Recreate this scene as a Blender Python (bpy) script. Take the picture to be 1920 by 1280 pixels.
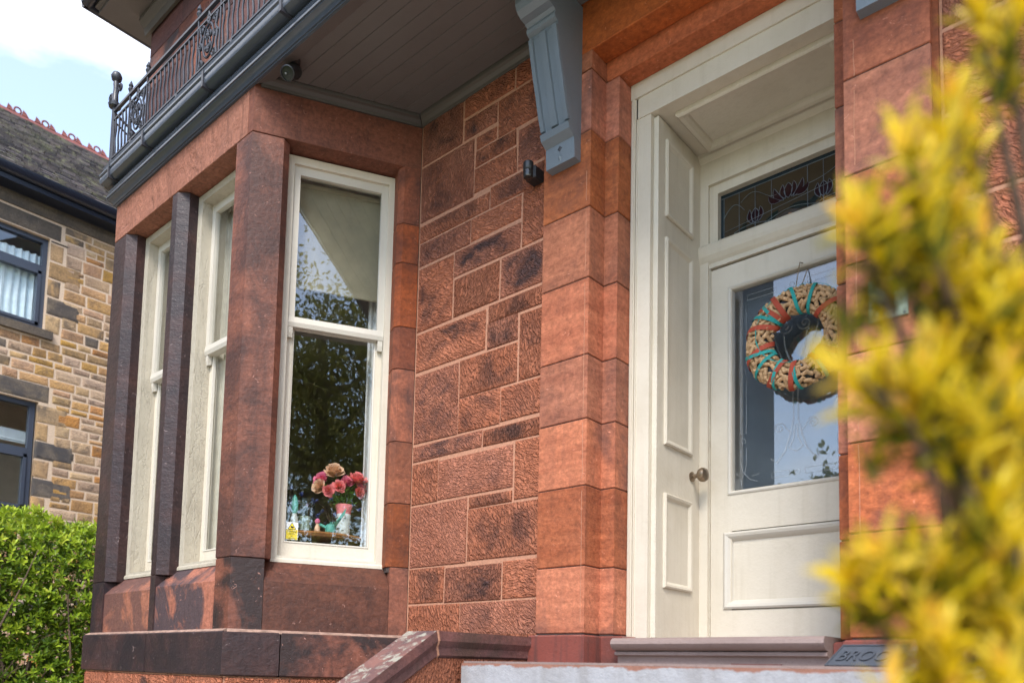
import bpy, bmesh, math, random
import numpy as np
from mathutils import Vector, Matrix
R = math.radians
random.seed(7)
scene = bpy.context.scene
for o in list(bpy.data.objects): bpy.data.objects.remove(o)
COL = scene.collection

# ------------------------------------------------------------------ camera
YAW, PITCH, ROLL, CANT = -0.75531614, 0.07913677, 0.02767022, 0.49207235
FPX, PPX, PPY = 1469.15, 855.8, 1141.95
F_ = Vector((math.sin(YAW)*math.cos(PITCH), math.cos(YAW)*math.cos(PITCH), math.sin(PITCH)))
r_ = Vector((math.cos(YAW), -math.sin(YAW), 0)); u_ = r_.cross(F_)
CR = math.cos(ROLL)*r_+math.sin(ROLL)*u_; CU = -math.sin(ROLL)*r_+math.cos(ROLL)*u_
CAM = Vector((0, -3.3, 0))
cd = bpy.data.cameras.new('camera'); cam = bpy.data.objects.new('camera', cd); COL.objects.link(cam)
m = Matrix.Identity(4)
for i, v in enumerate((CR, CU, -F_)):
    for k in range(3): m[k][i] = v[k]
m.translation = CAM
cam.matrix_world = m
cd.sensor_width = 36; cd.lens = FPX/1920*36
cd.shift_x = (960-PPX)/1920; cd.shift_y = (PPY-640)/1920
cd.clip_start = 0.05; cd.clip_end = 2000
cd.dof.use_dof = True; cd.dof.focus_distance = 4.9; cd.dof.aperture_fstop = 2.2
scene.camera = cam

# ------------------------------------------------------------------ world, sun, exposure
SUN_AZ, SUN_EL = R(32), R(48)       # azimuth measured from -y (in front of the facade) towards +x
sdir = Vector((math.sin(SUN_AZ)*math.cos(SUN_EL), -math.cos(SUN_AZ)*math.cos(SUN_EL), math.sin(SUN_EL)))
w = bpy.data.worlds.new('World'); scene.world = w; w.use_nodes = True
nt = w.node_tree; nt.nodes.clear()
def wn(t, **k):
    n = nt.nodes.new(t)
    for a, b in k.items(): setattr(n, a, b)
    return n
sky = wn('ShaderNodeTexSky', sky_type='NISHITA', sun_disc=False, sun_elevation=SUN_EL, air_density=1.0, dust_density=0.6, ozone_density=1.6)
sky.sun_rotation = math.atan2(sdir.x, sdir.y)
tc = wn('ShaderNodeTexCoord')
mp = wn('ShaderNodeMapping'); mp.inputs['Scale'].default_value = (1, 1, 2.6); mp.inputs['Location'].default_value = (6.3, .7, 6.6); mp.inputs['Rotation'].default_value = (0, 0, -.2)
nz = wn('ShaderNodeTexNoise'); nz.inputs['Scale'].default_value = 1.5; nz.inputs['Detail'].default_value = 9; nz.inputs['Roughness'].default_value = 0.56
rp = wn('ShaderNodeValToRGB'); rp.color_ramp.elements[0].position = 0.46; rp.color_ramp.elements[0].color = (.10, .10, .10, 1); rp.color_ramp.elements[1].position = 0.72
mx = wn('ShaderNodeMixRGB'); mx.inputs['Color2'].default_value = (6.6, 6.3, 6.0, 1)
bg = wn('ShaderNodeBackground'); bg.inputs['Strength'].default_value = 0.15
ow = wn('ShaderNodeOutputWorld')
L = nt.links.new
L(tc.outputs['Generated'], mp.inputs['Vector']); L(mp.outputs[0], nz.inputs['Vector']); L(nz.outputs['Fac'], rp.inputs[0])
L(sky.outputs[0], mx.inputs['Color1']); L(rp.outputs[0], mx.inputs['Fac']); L(mx.outputs[0], bg.inputs['Color']); L(bg.outputs[0], ow.inputs[0])
sl = bpy.data.lights.new('sun', 'SUN'); sl.energy = 1.3; sl.angle = R(20); sl.color = (1, .95, .87)
so = bpy.data.objects.new('sun', sl); COL.objects.link(so); so.rotation_euler = sdir.to_track_quat('Z', 'Y').to_euler(); so.location = (6, -10, 12)
scene.view_settings.view_transform = 'Standard'; scene.view_settings.look = 'None'
scene.view_settings.exposure = 1.64; scene.view_settings.gamma = 1.0
scene.view_settings.use_curve_mapping = False

# ------------------------------------------------------------------ material helpers
class NT:
    def __init__(s, name):
        s.m = bpy.data.materials.new(name); s.m.use_nodes = True; s.t = s.m.node_tree; s.t.nodes.clear()
        s.out = s.n('ShaderNodeOutputMaterial')
    def n(s, t, **k):
        n = s.t.nodes.new(t)
        for a, b in k.items(): setattr(n, a, b)
        return n
    def inp(s, n, key, v):
        i = n.inputs[key]
        if isinstance(v, bpy.types.NodeSocket): s.t.links.new(v, i)
        elif isinstance(v, (tuple, list)) and len(v) == 3 and i.type == 'RGBA': i.default_value = (*v, 1)
        else: i.default_value = v
    def math(s, op, a, b=0.0):
        n = s.n('ShaderNodeMath', operation=op); s.inp(n, 0, a); s.inp(n, 1, b); return n.outputs[0]
    def vmath(s, op, a, b):
        n = s.n('ShaderNodeVectorMath', operation=op); s.inp(n, 0, a); s.inp(n, 1, b); return n.outputs[0]
    def noise(s, vec, scale, detail=4, rough=.5, dist=0.0):
        n = s.n('ShaderNodeTexNoise'); s.inp(n, 'Vector', vec); s.inp(n, 'Scale', scale); s.inp(n, 'Detail', detail); s.inp(n, 'Roughness', rough); s.inp(n, 'Distortion', dist)
        return n.outputs['Fac']
    def ramp(s, f, *pts):
        n = s.n('ShaderNodeValToRGB'); s.inp(n, 0, f); e = n.color_ramp.elements
        while len(e) < len(pts): e.new(.5)
        for x, (p, c) in zip(e, pts):
            x.position = p; x.color = (c, c, c, 1) if not isinstance(c, (tuple, list)) else (*c, 1)
        return n.outputs[0]
    def mix(s, f, a, b, mode='MIX'):
        n = s.n('ShaderNodeMixRGB', blend_type=mode); s.inp(n, 0, f); s.inp(n, 1, a); s.inp(n, 2, b); return n.outputs[0]
    def mapping(s, vec, scale=(1, 1, 1), rot=(0, 0, 0)):
        n = s.n('ShaderNodeMapping'); s.inp(n, 'Vector', vec); n.inputs['Scale'].default_value = scale; n.inputs['Rotation'].default_value = rot; return n.outputs[0]
    def objco(s): return s.n('ShaderNodeTexCoord').outputs['Object']
    def rnd(s): return s.n('ShaderNodeObjectInfo').outputs['Random']
    def bump(s, h, strength=.3, dist=.01, normal=None):
        n = s.n('ShaderNodeBump'); s.inp(n, 'Height', h); s.inp(n, 'Strength', strength); s.inp(n, 'Distance', dist)
        if normal is not None: s.inp(n, 'Normal', normal)
        return n.outputs[0]
    def bsdf(s, color, rough=.6, normal=None, **k):
        n = s.n('ShaderNodeBsdfPrincipled'); s.inp(n, 'Base Color', color); s.inp(n, 'Roughness', rough)
        for a, b in k.items(): s.inp(n, a.replace('_', ' '), b)
        if normal is not None: s.inp(n, 'Normal', normal)
        s.t.links.new(n.outputs[0], s.out.inputs[0]); return n

def co_rand(t):
    """object coordinates shifted by a random vector for each object"""
    r = t.rnd()
    c = t.n('ShaderNodeCombineXYZ'); t.inp(c, 0, t.math('MULTIPLY', r, 37.1)); t.inp(c, 1, t.math('MULTIPLY', r, 91.7)); t.inp(c, 2, t.math('MULTIPLY', r, 53.3))
    return t.vmath('ADD', t.objco(), c.outputs[0]), r

def m_ashlar(name, base, base2, dark, stain=(.55, .72), amt=.7, bands=9, rough=.75, flake=0.0, bumpk=1.0, white=.5):
    t = NT(name); co, r = co_rand(t)
    b = t.noise(t.mapping(co, (1.0, 1.0, bands), (.06, .05, 0)), 1.7, 7, .62, .5)
    col = t.mix(t.ramp(b, (.35, 0.), (.65, 1.)), base, base2)
    fine = t.noise(co, 45, 5, .65)
    col = t.mix(.55, col, t.ramp(fine, (.3, .22), (.75, .82)), 'OVERLAY')
    mid = t.noise(t.mapping(co, (1, 1, 2.2)), 13, 5, .7, .6)
    col = t.mix(.28, col, t.ramp(mid, (.32, .22), (.7, .78)), 'OVERLAY')
    drip = t.noise(t.mapping(co, (9, 9, .7)), 1.3, 5, .65, .3)
    col = t.mix(t.math('MULTIPLY', t.ramp(drip, (.55, 0.), (.72, 1.)), .38*amt), col, dark)
    st = t.noise(t.mapping(co, (1, 1, .8), (.2, .5, .3)), 2.4, 7, .62, .8)
    st = t.math('MULTIPLY', t.ramp(st, (stain[0], 0.), (stain[1], 1.)), t.math('MULTIPLY', t.ramp(r, (.0, .35), (1., 1.)), amt))
    col = t.mix(st, col, dark)
    # fresh chips and pale drips
    ch = t.ramp(t.noise(co, 30, 2, .5, 1.5), (.700, 0.), (.74, 1.))
    col = t.mix(t.math('MULTIPLY', ch, white), col, tuple(min(.8, c*1.5+.10) for c in base))
    hs = t.n('ShaderNodeHueSaturation'); t.inp(hs, 'Color', col); t.inp(hs, 'Value', t.math('ADD', .76, t.math('MULTIPLY', r, .42))); t.inp(hs, 'Hue', t.math('ADD', .496, t.math('MULTIPLY', t.math('FRACT', t.math('MULTIPLY', r, 9.7)), .006))); t.inp(hs, 'Saturation', t.math('ADD', .90, t.math('MULTIPLY', t.math('FRACT', t.math('MULTIPLY', r, 4.3)), .2))); col = hs.outputs[0]
    h = t.math('ADD', t.math('MULTIPLY', fine, .45), t.math('MULTIPLY', t.noise(co, 9, 4, .6), .8)); h = t.math('ADD', h, t.math('MULTIPLY', mid, .5))
    h = t.math('ADD', h, t.math('MULTIPLY', b, .5))
    if flake:
        fl = t.noise(t.mapping(co, (1, 1, .38), (0, .45, 0)), 8, 5, .6, .6)
        h = t.math('ADD', h, t.math('MULTIPLY', t.ramp(fl, (.40, 0.), (.52, .6), (.66, 1.)), flake))
    t.bsdf(col, rough, t.bump(h, .55*bumpk, .012), Specular_IOR_Level=.3)
    return t.m

def m_rubble(name, base, base2, dark, axis=(0, 1, 0), amt=.75, lines=(95, 95, 26), k=1.0, depth=.021, hue=0.0, dirt_shade=1.0):
    t = NT(name); co, r = co_rand(t)
    vr = t.n('ShaderNodeVectorRotate', rotation_type='AXIS_ANGLE'); t.inp(vr, 'Vector', co); vr.inputs['Axis'].default_value = axis
    t.inp(vr, 'Angle', t.math('MULTIPLY_ADD', r, 2.2) if False else t.math('ADD', t.math('MULTIPLY', r, 2.0), -.4))
    wob = t.n('ShaderNodeTexNoise'); t.inp(wob, 'Vector', co); t.inp(wob, 'Scale', 6.); t.inp(wob, 'Detail', 2.)
    v = t.vmath('ADD', vr.outputs[0], t.vmath('MULTIPLY', wob.outputs['Color'], (.09, .09, .09)))
    tool = t.noise(t.mapping(v, lines), 1.0, 2.5, .55, .5)
    toolr = t.ramp(tool, (.34, 0.), (.62, 1.))
    big = t.noise(co, 3.3, 5, .6, .5)
    col = t.mix(t.ramp(big, (.35, 0.), (.65, 1.)), base, base2)
    if hue:
        hs0 = t.n('ShaderNodeHueSaturation'); t.inp(hs0, 'Color', col); t.inp(hs0, 'Hue', t.math('ADD', .5-hue/2, t.math('MULTIPLY', t.math('FRACT', t.math('MULTIPLY', r, 7.13)), hue)))
        t.inp(hs0, 'Saturation', t.math('ADD', .75, t.math('MULTIPLY', t.math('FRACT', t.math('MULTIPLY', r, 3.37)), .6))); col = hs0.outputs[0]
    st = t.noise(co, 4.2, 6, .65, .6)
    st = t.math('MULTIPLY', t.ramp(st, (.44, 0.), (.62, 1.)), t.math('MULTIPLY', t.ramp(t.math('FRACT', t.math('MULTIPLY', r, 5.71)), (.1, .12), (.8, 1.)), amt))
    gs = t.n('ShaderNodeSeparateXYZ'); t.inp(gs, 0, t.n('ShaderNodeTexCoord').outputs['Generated'])
    iu, iv = (1, 2) if axis[0] else (0, 2)
    mg = t.math('MULTIPLY', t.math('MULTIPLY', gs.outputs[iu], t.math('SUBTRACT', 1., gs.outputs[iu])), t.math('MULTIPLY', gs.outputs[iv], t.math('SUBTRACT', 1., gs.outputs[iv])))
    mg = t.ramp(t.math('ADD', t.math('MULTIPLY', mg, 16.), t.math('MULTIPLY', t.math('SUBTRACT', big, .5), .5)), (.12, .15), (.5, 1.))
    st = t.math('MULTIPLY', st, mg)
    col = t.mix(st, col, dark)
    col = t.mix(t.math('MULTIPLY', t.math('SUBTRACT', 1., toolr), .26*dirt_shade), col, dark)  # darkens the tool-mark hollows: dirt plus relief shade painted into the colour
    fine = t.noise(co, 120, 4, .6)
    col = t.mix(.3, col, t.ramp(fine, (.3, .25), (.75, .8)), 'OVERLAY')
    hs = t.n('ShaderNodeHueSaturation'); t.inp(hs, 'Color', col); t.inp(hs, 'Value', t.math('ADD', .8, t.math('MULTIPLY', r, .38))); col = hs.outputs[0]
    h = t.math('ADD', toolr, t.math('MULTIPLY', fine, .25)); h = t.math('ADD', h, t.math('MULTIPLY', big, .8))
    t.bsdf(col, .82, t.bump(h, 1.0*k, depth), Specular_IOR_Level=.25)
    return t.m

def m_paint(name, col, rough=.45, dirt=.25, dirtcol=None, crack=0.0, var=.08, bumpk=.15, streak=0.0):
    t = NT(name); co, r = co_rand(t)
    a = t.noise(co, 2.2, 5, .6); f = t.noise(co, 60, 4, .6)
    dirtcol = dirtcol or tuple(c*.55 for c in col)
    c = t.mix(t.math('MULTIPLY', t.ramp(a, (.48, 0.), (.75, 1.)), dirt), col, dirtcol)
    c = t.mix(t.math('MULTIPLY', t.ramp(f, (.55, 0.), (.8, 1.)), var*2), c, dirtcol)
    if streak:
        s2 = t.noise(t.mapping(co, (14, 14, .8)), 1.5, 4, .6)
        c = t.mix(t.math('MULTIPLY', t.ramp(s2, (.52, 0.), (.7, 1.)), streak), c, dirtcol)
    h = t.math('ADD', t.math('MULTIPLY', f, .5), t.noise(co, 12, 3, .5))
    if crack:
        vo = t.n('ShaderNodeTexVoronoi', feature='DISTANCE_TO_EDGE'); t.inp(vo, 'Vector', t.mapping(t.vmath('ADD', co, t.vmath('MULTIPLY', t.noise(co, 20, 3), (.06, .06, .06))), (30, 30, 2.2))); vo.inputs['Scale'].default_value = 1
        ck = t.ramp(vo.outputs['Distance'], (.0, 0.), (.05, 1.))
        c = t.mix(t.math('MULTIPLY', t.math('SUBTRACT', 1., ck), .5*crack), c, dirtcol)
        h = t.math('ADD', h, t.math('MULTIPLY', ck, 1.2*crack))
    rr = t.math('ADD', rough-.08, t.math('MULTIPLY', a, .2))
    t.bsdf(c, rr, t.bump(h, bumpk, .01)); return t.m

def m_plain(name, col, rough=.6, scale=30, var=.25, bumpk=.15, **k):
    t = NT(name); co, r = co_rand(t); f = t.noise(co, scale, 5, .6)
    c = t.mix(t.ramp(f, (.3, 0.), (.7, 1.)), tuple(x*(1-var) for x in col), tuple(min(1, x*(1+var)) for x in col))
    hs = t.n('ShaderNodeHueSaturation'); t.inp(hs, 'Color', c); t.inp(hs, 'Value', t.math('ADD', .9, t.math('MULTIPLY', r, .2)))
    t.bsdf(hs.outputs[0], rough, t.bump(f, bumpk, .005), **k); return t.m

def m_glass(name, ior=1.62, wob=.02, tint=(.98, .99, .985), wscale=2.2):
    t = NT(name); co = t.objco()
    nrm = t.bump(t.noise(co, wscale, 2, .5), 1.0, wob)
    lw = t.n('ShaderNodeLayerWeight'); lw.inputs['Blend'].default_value = .5; f0 = ((ior-1)/(ior+1))**2
    fac = t.math('ADD', f0, t.math('MULTIPLY', t.math('POWER', lw.outputs['Facing'], 5.), 1-f0))
    tr = t.n('ShaderNodeBsdfTransparent'); tr.inputs[0].default_value = (*tint, 1)
    gl = t.n('ShaderNodeBsdfGlossy'); gl.inputs['Roughness'].default_value = 0.0; (t.inp(gl, 'Normal', nrm) if wob else None)
    mxs = t.n('ShaderNodeMixShader'); t.inp(mxs, 0, fac); t.t.links.new(tr.outputs[0], mxs.inputs[1]); t.t.links.new(gl.outputs[0], mxs.inputs[2])
    t.t.links.new(mxs.outputs[0], t.out.inputs[0]); return t.m

def m_leaf(name, cols, rough=.45, trans=.35):
    """leaf colour from the colour attribute 'leaf' (young to old leaf tones; dark inner ones also paint shade)"""
    t = NT(name); a = t.n('ShaderNodeAttribute', attribute_name='leaf')
    c = t.n('ShaderNodeValToRGB'); e = c.color_ramp.elements
    while len(e) < len(cols): e.new(.5)
    for i, (x, k) in enumerate(zip(e, cols)): x.position = i/(len(cols)-1); x.color = (*k, 1)
    t.inp(c, 0, a.outputs['Fac'])
    p = t.n('ShaderNodeBsdfPrincipled'); t.inp(p, 'Base Color', c.outputs[0]); t.inp(p, 'Roughness', rough); t.inp(p, 'Specular IOR Level', .4)
    tl = t.n('ShaderNodeBsdfTranslucent'); t.inp(tl, 0, c.outputs[0])
    mxs = t.n('ShaderNodeMixShader'); mxs.inputs[0].default_value = trans
    t.t.links.new(p.outputs[0], mxs.inputs[1]); t.t.links.new(tl.outputs[0], mxs.inputs[2]); t.t.links.new(mxs.outputs[0], t.out.inputs[0]); return t.m

M = {}
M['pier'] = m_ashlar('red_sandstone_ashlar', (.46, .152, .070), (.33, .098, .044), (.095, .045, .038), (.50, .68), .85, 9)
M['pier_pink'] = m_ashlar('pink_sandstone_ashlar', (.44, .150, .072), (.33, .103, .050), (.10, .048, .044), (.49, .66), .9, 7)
M['lintel'] = m_ashlar('door_lintel_stone', (.40, .125, .05), (.33, .095, .038), (.2, .07, .035), (.6, .8), .5, 3, flake=.3)
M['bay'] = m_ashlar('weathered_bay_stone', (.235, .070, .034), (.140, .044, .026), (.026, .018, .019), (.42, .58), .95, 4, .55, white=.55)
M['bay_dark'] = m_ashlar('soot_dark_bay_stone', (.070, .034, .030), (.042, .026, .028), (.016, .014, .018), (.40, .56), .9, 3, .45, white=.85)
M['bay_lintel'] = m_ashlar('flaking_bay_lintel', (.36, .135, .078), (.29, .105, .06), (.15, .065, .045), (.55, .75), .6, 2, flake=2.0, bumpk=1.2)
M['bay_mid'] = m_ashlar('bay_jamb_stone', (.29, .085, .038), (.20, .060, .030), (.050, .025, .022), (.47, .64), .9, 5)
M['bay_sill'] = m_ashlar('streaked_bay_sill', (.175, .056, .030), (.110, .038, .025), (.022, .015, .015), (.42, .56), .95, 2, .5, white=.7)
M['bay_brown'] = m_ashlar('brown_lintel_stone', (.22, .066, .030), (.165, .05, .026), (.05, .028, .022), (.5, .7), .8, 2)
M['apron'] = m_ashlar('apron_stone', (.34, .14, .088), (.28, .11, .07), (.040, .036, .044), (.40, .48), 1.0, 2, .6, flake=.6)
M['rubble'] = m_rubble('tooled_red_rubble', (.50, .180, .098), (.43, .140, .070), (.050, .032, .032), amt=.85, lines=(84, 84, 28))
M['rubble2'] = m_rubble('tooled_pink_rubble', (.50, .195, .120), (.42, .150, .085), (.048, .034, .038), amt=.9, lines=(100, 100, 38))
M['mortar'] = m_plain('pink_lime_mortar', (.41, .20, .125), .9, 60, .2, .4)
M['mortar_dark'] = m_plain('dark_joint', (.05, .035, .03), .9, 60, .2, .4)
M['ledge'] = m_plain('weathered_ledge_mortar', (.30, .19, .145), .9, 25, .4, .6)
M['upper'] = m_ashlar('upper_storey_stone', (.13, .055, .045), (.10, .045, .042), (.06, .04, .045), (.5, .7), .7, 6)
M['cream'] = m_paint('cream_gloss_paint', (.62, .56, .46), .42, .38, (.42, .36, .26), streak=.22, bumpk=.3)
M['cream_old'] = m_paint('cracked_cream_paint', (.48, .43, .34), .55, .45, (.24, .20, .15), crack=.4, bumpk=.5, streak=.25)
M['white_paint'] = m_paint('white_sash_paint', (.56, .52, .45), .45, .25, (.38, .34, .27))
M['slate_paint'] = m_paint('blue_grey_gloss_paint', (.062, .074, .096), .22, .35, (.035, .04, .05), streak=.1)
M['bracket'] = m_paint('grey_bracket_paint', (.15, .18, .21), .33, .2, (.09, .11, .125), bumpk=.3)
M['soffit'] = m_paint('brown_soffit_paint', (.118, .103, .099), .45, .4, (.085, .07, .063), bumpk=.2)
M['soffit_trim'] = m_paint('taupe_trim_paint', (.095, .083, .071), .4, .4, (.06, .05, .043))
M['soffit_dark'] = m_paint('dark_soffit_trim', (.060, .050, .045), .45, .35, (.04, .034, .03))
M['iron'] = m_paint('black_iron_paint', (.035, .036, .045), .38, .3, (.06, .05, .05))
M['black'] = m_plain('black_plastic', (.018, .018, .02), .35, 40, .2, .05)
M['lens'] = m_plain('dark_lens', (.022, .02, .02), .15, 40, .1, .0)
M['sensor_lens'] = m_plain('translucent_lens', (.16, .17, .18), .4, 40, .1, .0)
M['glass'] = m_glass('old_window_glass', 2.0, .0012, wscale=2.4)
M['glass_door'] = m_glass('door_glass', 2.05, 0)
M['glass_far'] = m_glass('neighbour_glass', 1.9, 0)
def m_etch():
    t = NT('etched_glass_line'); a = t.n('ShaderNodeBsdfTransparent'); b = t.n('ShaderNodeBsdfDiffuse'); f = t.noise(t.objco(), 60, 3)
    t.inp(b, 0, t.mix(f, (.5, .55, .58), (.7, .74, .78))); mxs = t.n('ShaderNodeMixShader'); mxs.inputs[0].default_value = .17
    t.t.links.new(a.outputs[0], mxs.inputs[1]); t.t.links.new(b.outputs[0], mxs.inputs[2]); t.t.links.new(mxs.outputs[0], t.out.inputs[0]); return t.m
M['etch'] = m_etch()
M['brass'] = m_plain('aged_brass', (.26, .20, .14), .35, 40, .3, .1, Metallic=.85)
M['patina'] = m_plain('verdigris_plate', (.34, .42, .33), .5, 12, .5, .2, Metallic=.2)
M['copper'] = m_plain('painted_metal_strip', (.13, .055, .05), .4, 30, .3, .1)
M['plinth_red'] = m_paint('red_painted_plinth', (.21, .060, .046), .35, .8, (.075, .042, .038), var=.35, streak=.7, bumpk=.4)
M['coping'] = m_ashlar('mossy_coping_stone', (.20, .085, .07), (.12, .06, .06), (.045, .045, .03), (.45, .62), .85, 2, .5)
M['sill'] = m_paint('grey_brown_sill', (.27, .20, .18), .65, .6, (.17, .12, .105), var=.3, bumpk=.5)
def m_step():
    t = NT('flaking_white_step_paint'); co = t.objco()
    a = t.noise(co, 9, 7, .65); zz = t.n('ShaderNodeSeparateXYZ'); t.inp(zz, 0, co)
    worn = t.math('ADD', t.math('MULTIPLY', a, .06), zz.outputs[2])
    wm = t.ramp(t.math('MULTIPLY', t.math('ADD', worn, .05), 8.), (.86, 0.), (.92, 1.))
    c = t.mix(t.math('MULTIPLY', t.ramp(t.noise(t.mapping(co, (5, 5, 1.2)), 1.6, 6, .65), (.45, 0.), (.7, 1.)), .55), (.36, .355, .37), (.22, .20, .185)); c = t.mix(wm, c, (.28, .13, .09))
    t.bsdf(c, .8, t.bump(t.noise(co, 28, 6, .65), .6, .012)); return t.m
M['step'] = m_step()
def m_lichen_top():
    t = NT('lichened_coping_top'); co = t.objco()
    c = t.mix(t.ramp(t.noise(co, 7, 6, .6), (.4, 0.), (.6, 1.)), (.22, .10, .08), (.10, .055, .055))
    c = t.mix(t.ramp(t.noise(co, 16, 6, .7, .6), (.50, 0.), (.60, 1.)), c, (.33, .31, .25))
    t.bsdf(c, .85, t.bump(t.noise(co, 40, 5, .6), .6, .01)); return t.m
M['coping_top'] = m_lichen_top()
M['room'] = m_plain('room_plaster', (.66, .60, .48), .8, 6, .1, .05)
M['room_dark'] = m_plain('hall_paint', (.10, .12, .14), .8, 6, .1, .05)
M['ceiling'] = m_plain('room_ceiling', (.74, .68, .54), .8, 6, .06, .05)
M['curtain'] = m_plain('white_curtain', (.72, .72, .72), .9, 20, .08, .1)
M['curtain_fill'] = m_plain('added_cream_curtain', (.50, .46, .38), .9, 12, .15, .1)
M['blind'] = m_plain('olive_cream_stand_in', (.27, .24, .165), .9, 8, .12, .1)  # tone of the added panel standing for the room's ceiling and wall
M['net'] = m_plain('net_curtain', (.74, .84, .92), .9, 10, .12, .1)
M['wood'] = m_plain('polished_wood', (.30, .13, .045), .3, 14, .3, .1)
# neighbour
M['n_rub'] = m_rubble('tan_rubble', (.52, .325, .17), (.40, .25, .145), (.085, .068, .06), (1, 0, 0), .7, (60, 60, 26), .7, .012, .022, .7)
M['n_ash'] = m_ashlar('tan_ashlar', (.44, .28, .13), (.35, .22, .11), (.065, .058, .055), (.46, .62), .95, 3)
M['n_dark'] = m_ashlar('sooty_ashlar', (.16, .125, .09), (.11, .09, .075), (.045, .042, .045), (.4, .6), .9, 3)
M['n_mortar'] = m_plain('pale_mortar', (.54, .41, .30), .9, 50, .15, .3)
M['navy'] = m_paint('navy_window_frame', (.05, .062, .09), .4, .2)
M['gutter'] = m_paint('black_gutter', (.012, .016, .028), .3, .2)
M['terracotta'] = m_plain('red_ridge_tile', (.17, .048, .038), .8, 20, .3, .2)
def m_slate():
    t = NT('lichened_slate'); co = t.objco()
    a = t.n('ShaderNodeAttribute', attribute_name='leaf')
    c = t.mix(a.outputs['Fac'], (.05, .045, .052), (.22, .18, .17))
    c = t.mix(t.math('MULTIPLY', t.ramp(t.noise(co, 5.5, 6, .7), (.52, 0.), (.64, 1.)), .7), c, (.30, .29, .17))
    c = t.mix(t.math('MULTIPLY', t.ramp(t.noise(co, 1.6, 4, .6), (.5, 0.), (.65, 1.)), .35), c, (.12, .12, .06))
    t.bsdf(c, .7, t.bump(t.noise(co, 30, 4), .5, .02)); return t.m
M['slate'] = m_slate()
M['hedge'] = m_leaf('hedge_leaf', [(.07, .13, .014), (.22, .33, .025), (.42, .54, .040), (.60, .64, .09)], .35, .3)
M['twig'] = m_plain('twig_bark', (.13, .085, .06), .9, 40, .3, .5)
M['bark'] = m_plain('tree_bark', (.09, .07, .055), .9, 12, .35, .8)
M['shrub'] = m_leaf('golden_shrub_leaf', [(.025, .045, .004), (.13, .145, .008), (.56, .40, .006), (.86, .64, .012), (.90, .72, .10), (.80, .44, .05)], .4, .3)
M['tree'] = m_leaf('tree_leaf', [(.12, .13, .03), (.24, .25, .055), (.38, .35, .09)], .5, .35)
M['cork'] = m_plain('wine_cork', (.50, .32, .17), .85, 90, .35, .4)
M['teal'] = m_plain('teal_ribbon', (.012, .27, .25), .7, 200, .15, .2)
M['red'] = m_plain('brick_red_ribbon', (.36, .055, .025), .75, 200, .15, .2)
M['string'] = m_plain('string', (.22, .16, .09), .9, 90, .2, .2)
M['yellow'] = m_plain('yellow_sticker', (.80, .62, .02), .5, 20, .05, .0)
M['white'] = m_plain('white_print', (.8, .8, .8), .5, 20, .03, .0)
M['inkblack'] = m_plain('black_print', (.012, .012, .012), .5, 20, .05, .0)
M['slate_sign'] = m_plain('slate_sign', (.055, .062, .075), .4, 25, .15, .1)
M['lead'] = m_plain('lead_came', (.16, .19, .21), .4, 40, .2, .1, Metallic=.5)
def m_stained(name, col):
    t = NT(name); co = t.objco()
    t.bsdf(t.mix(t.noise(co, 5, 3), col, tuple(c*.6 for c in col)), .12, t.bump(t.noise(co, 20, 2), .2, .004)); return t.m
M['st_amber'] = m_stained('amber_leaded_glass', (.055, .040, .022))
M['st_blue'] = m_stained('blue_leaded_glass', (.012, .028, .040))
M['st_red'] = m_stained('ruby_leaded_glass', (.022, .003, .006))
M['st_green'] = m_stained('green_leaded_glass', (.006, .016, .010))
M['pk1'] = m_plain('pink_petal', (.85, .20, .34), .6, 60, .25, .1)
M['pk2'] = m_plain('peach_petal', (.9, .56, .38), .6, 60, .2, .1)
M['pk3'] = m_plain('coral_petal', (.85, .24, .25), .6, 60, .25, .1)
M['stem'] = m_plain('green_stem', (.10, .22, .04), .5, 40, .2, .1)
M['lav'] = m_plain('blue_petal', (.20, .26, .60), .6, 60, .3, .1)
M['vase'] = m_plain('white_ceramic', (.66, .70, .68), .3, 14, .2, .05)
M['tealglaze'] = m_plain('teal_glaze', (.12, .45, .38), .3, 20, .2, .05)
M['candle'] = m_plain('candle_wax', (.72, .66, .50), .6, 20, .1, .05)
M['jarglass'] = m_glass('jar_glass', 1.45, .003, (.85, .92, .94))
M['ground'] = m_plain('pale_garden_gravel', (.52, .45, .36), .95, 20, .3, .6)
M['grey_render'] = m_plain('blue_grey_render', (.13, .15, .18), .9, 6, .15, .2)
M['lawn'] = m_plain('lawn', (.06, .11, .025), .9, 40, .4, .6)

# ------------------------------------------------------------------ object helpers
def link(o, parent=None):
    COL.objects.link(o)
    if parent is not None: o.parent = parent
    return o
def thing(name, label, cat, loc=(0, 0, 0), group=None, kind=None):
    o = bpy.data.objects.new(name, None); o.empty_display_size = .1; link(o); o.location = loc
    if label: o['label'] = label
    if cat: o['category'] = cat
    if group: o['group'] = group
    if kind: o['kind'] = kind
    return o
def tag(o, label=None, cat=None, group=None, kind=None):
    if label: o['label'] = label
    if cat: o['category'] = cat
    if group: o['group'] = group
    if kind: o['kind'] = kind
    return o
def wloc(o):
    v = Vector((0, 0, 0))
    while o is not None: v += o.location; o = o.parent
    return v
class Fr:
    """a wall frame: u to the right along the wall, o outward, z up"""
    def __init__(s, org, u, out): s.g = Vector(org); s.u = Vector(u); s.o = Vector(out)
    def p(s, u, o, z): v = s.g+s.u*u+s.o*o; return (v.x, v.y, v.z+z)
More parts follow.
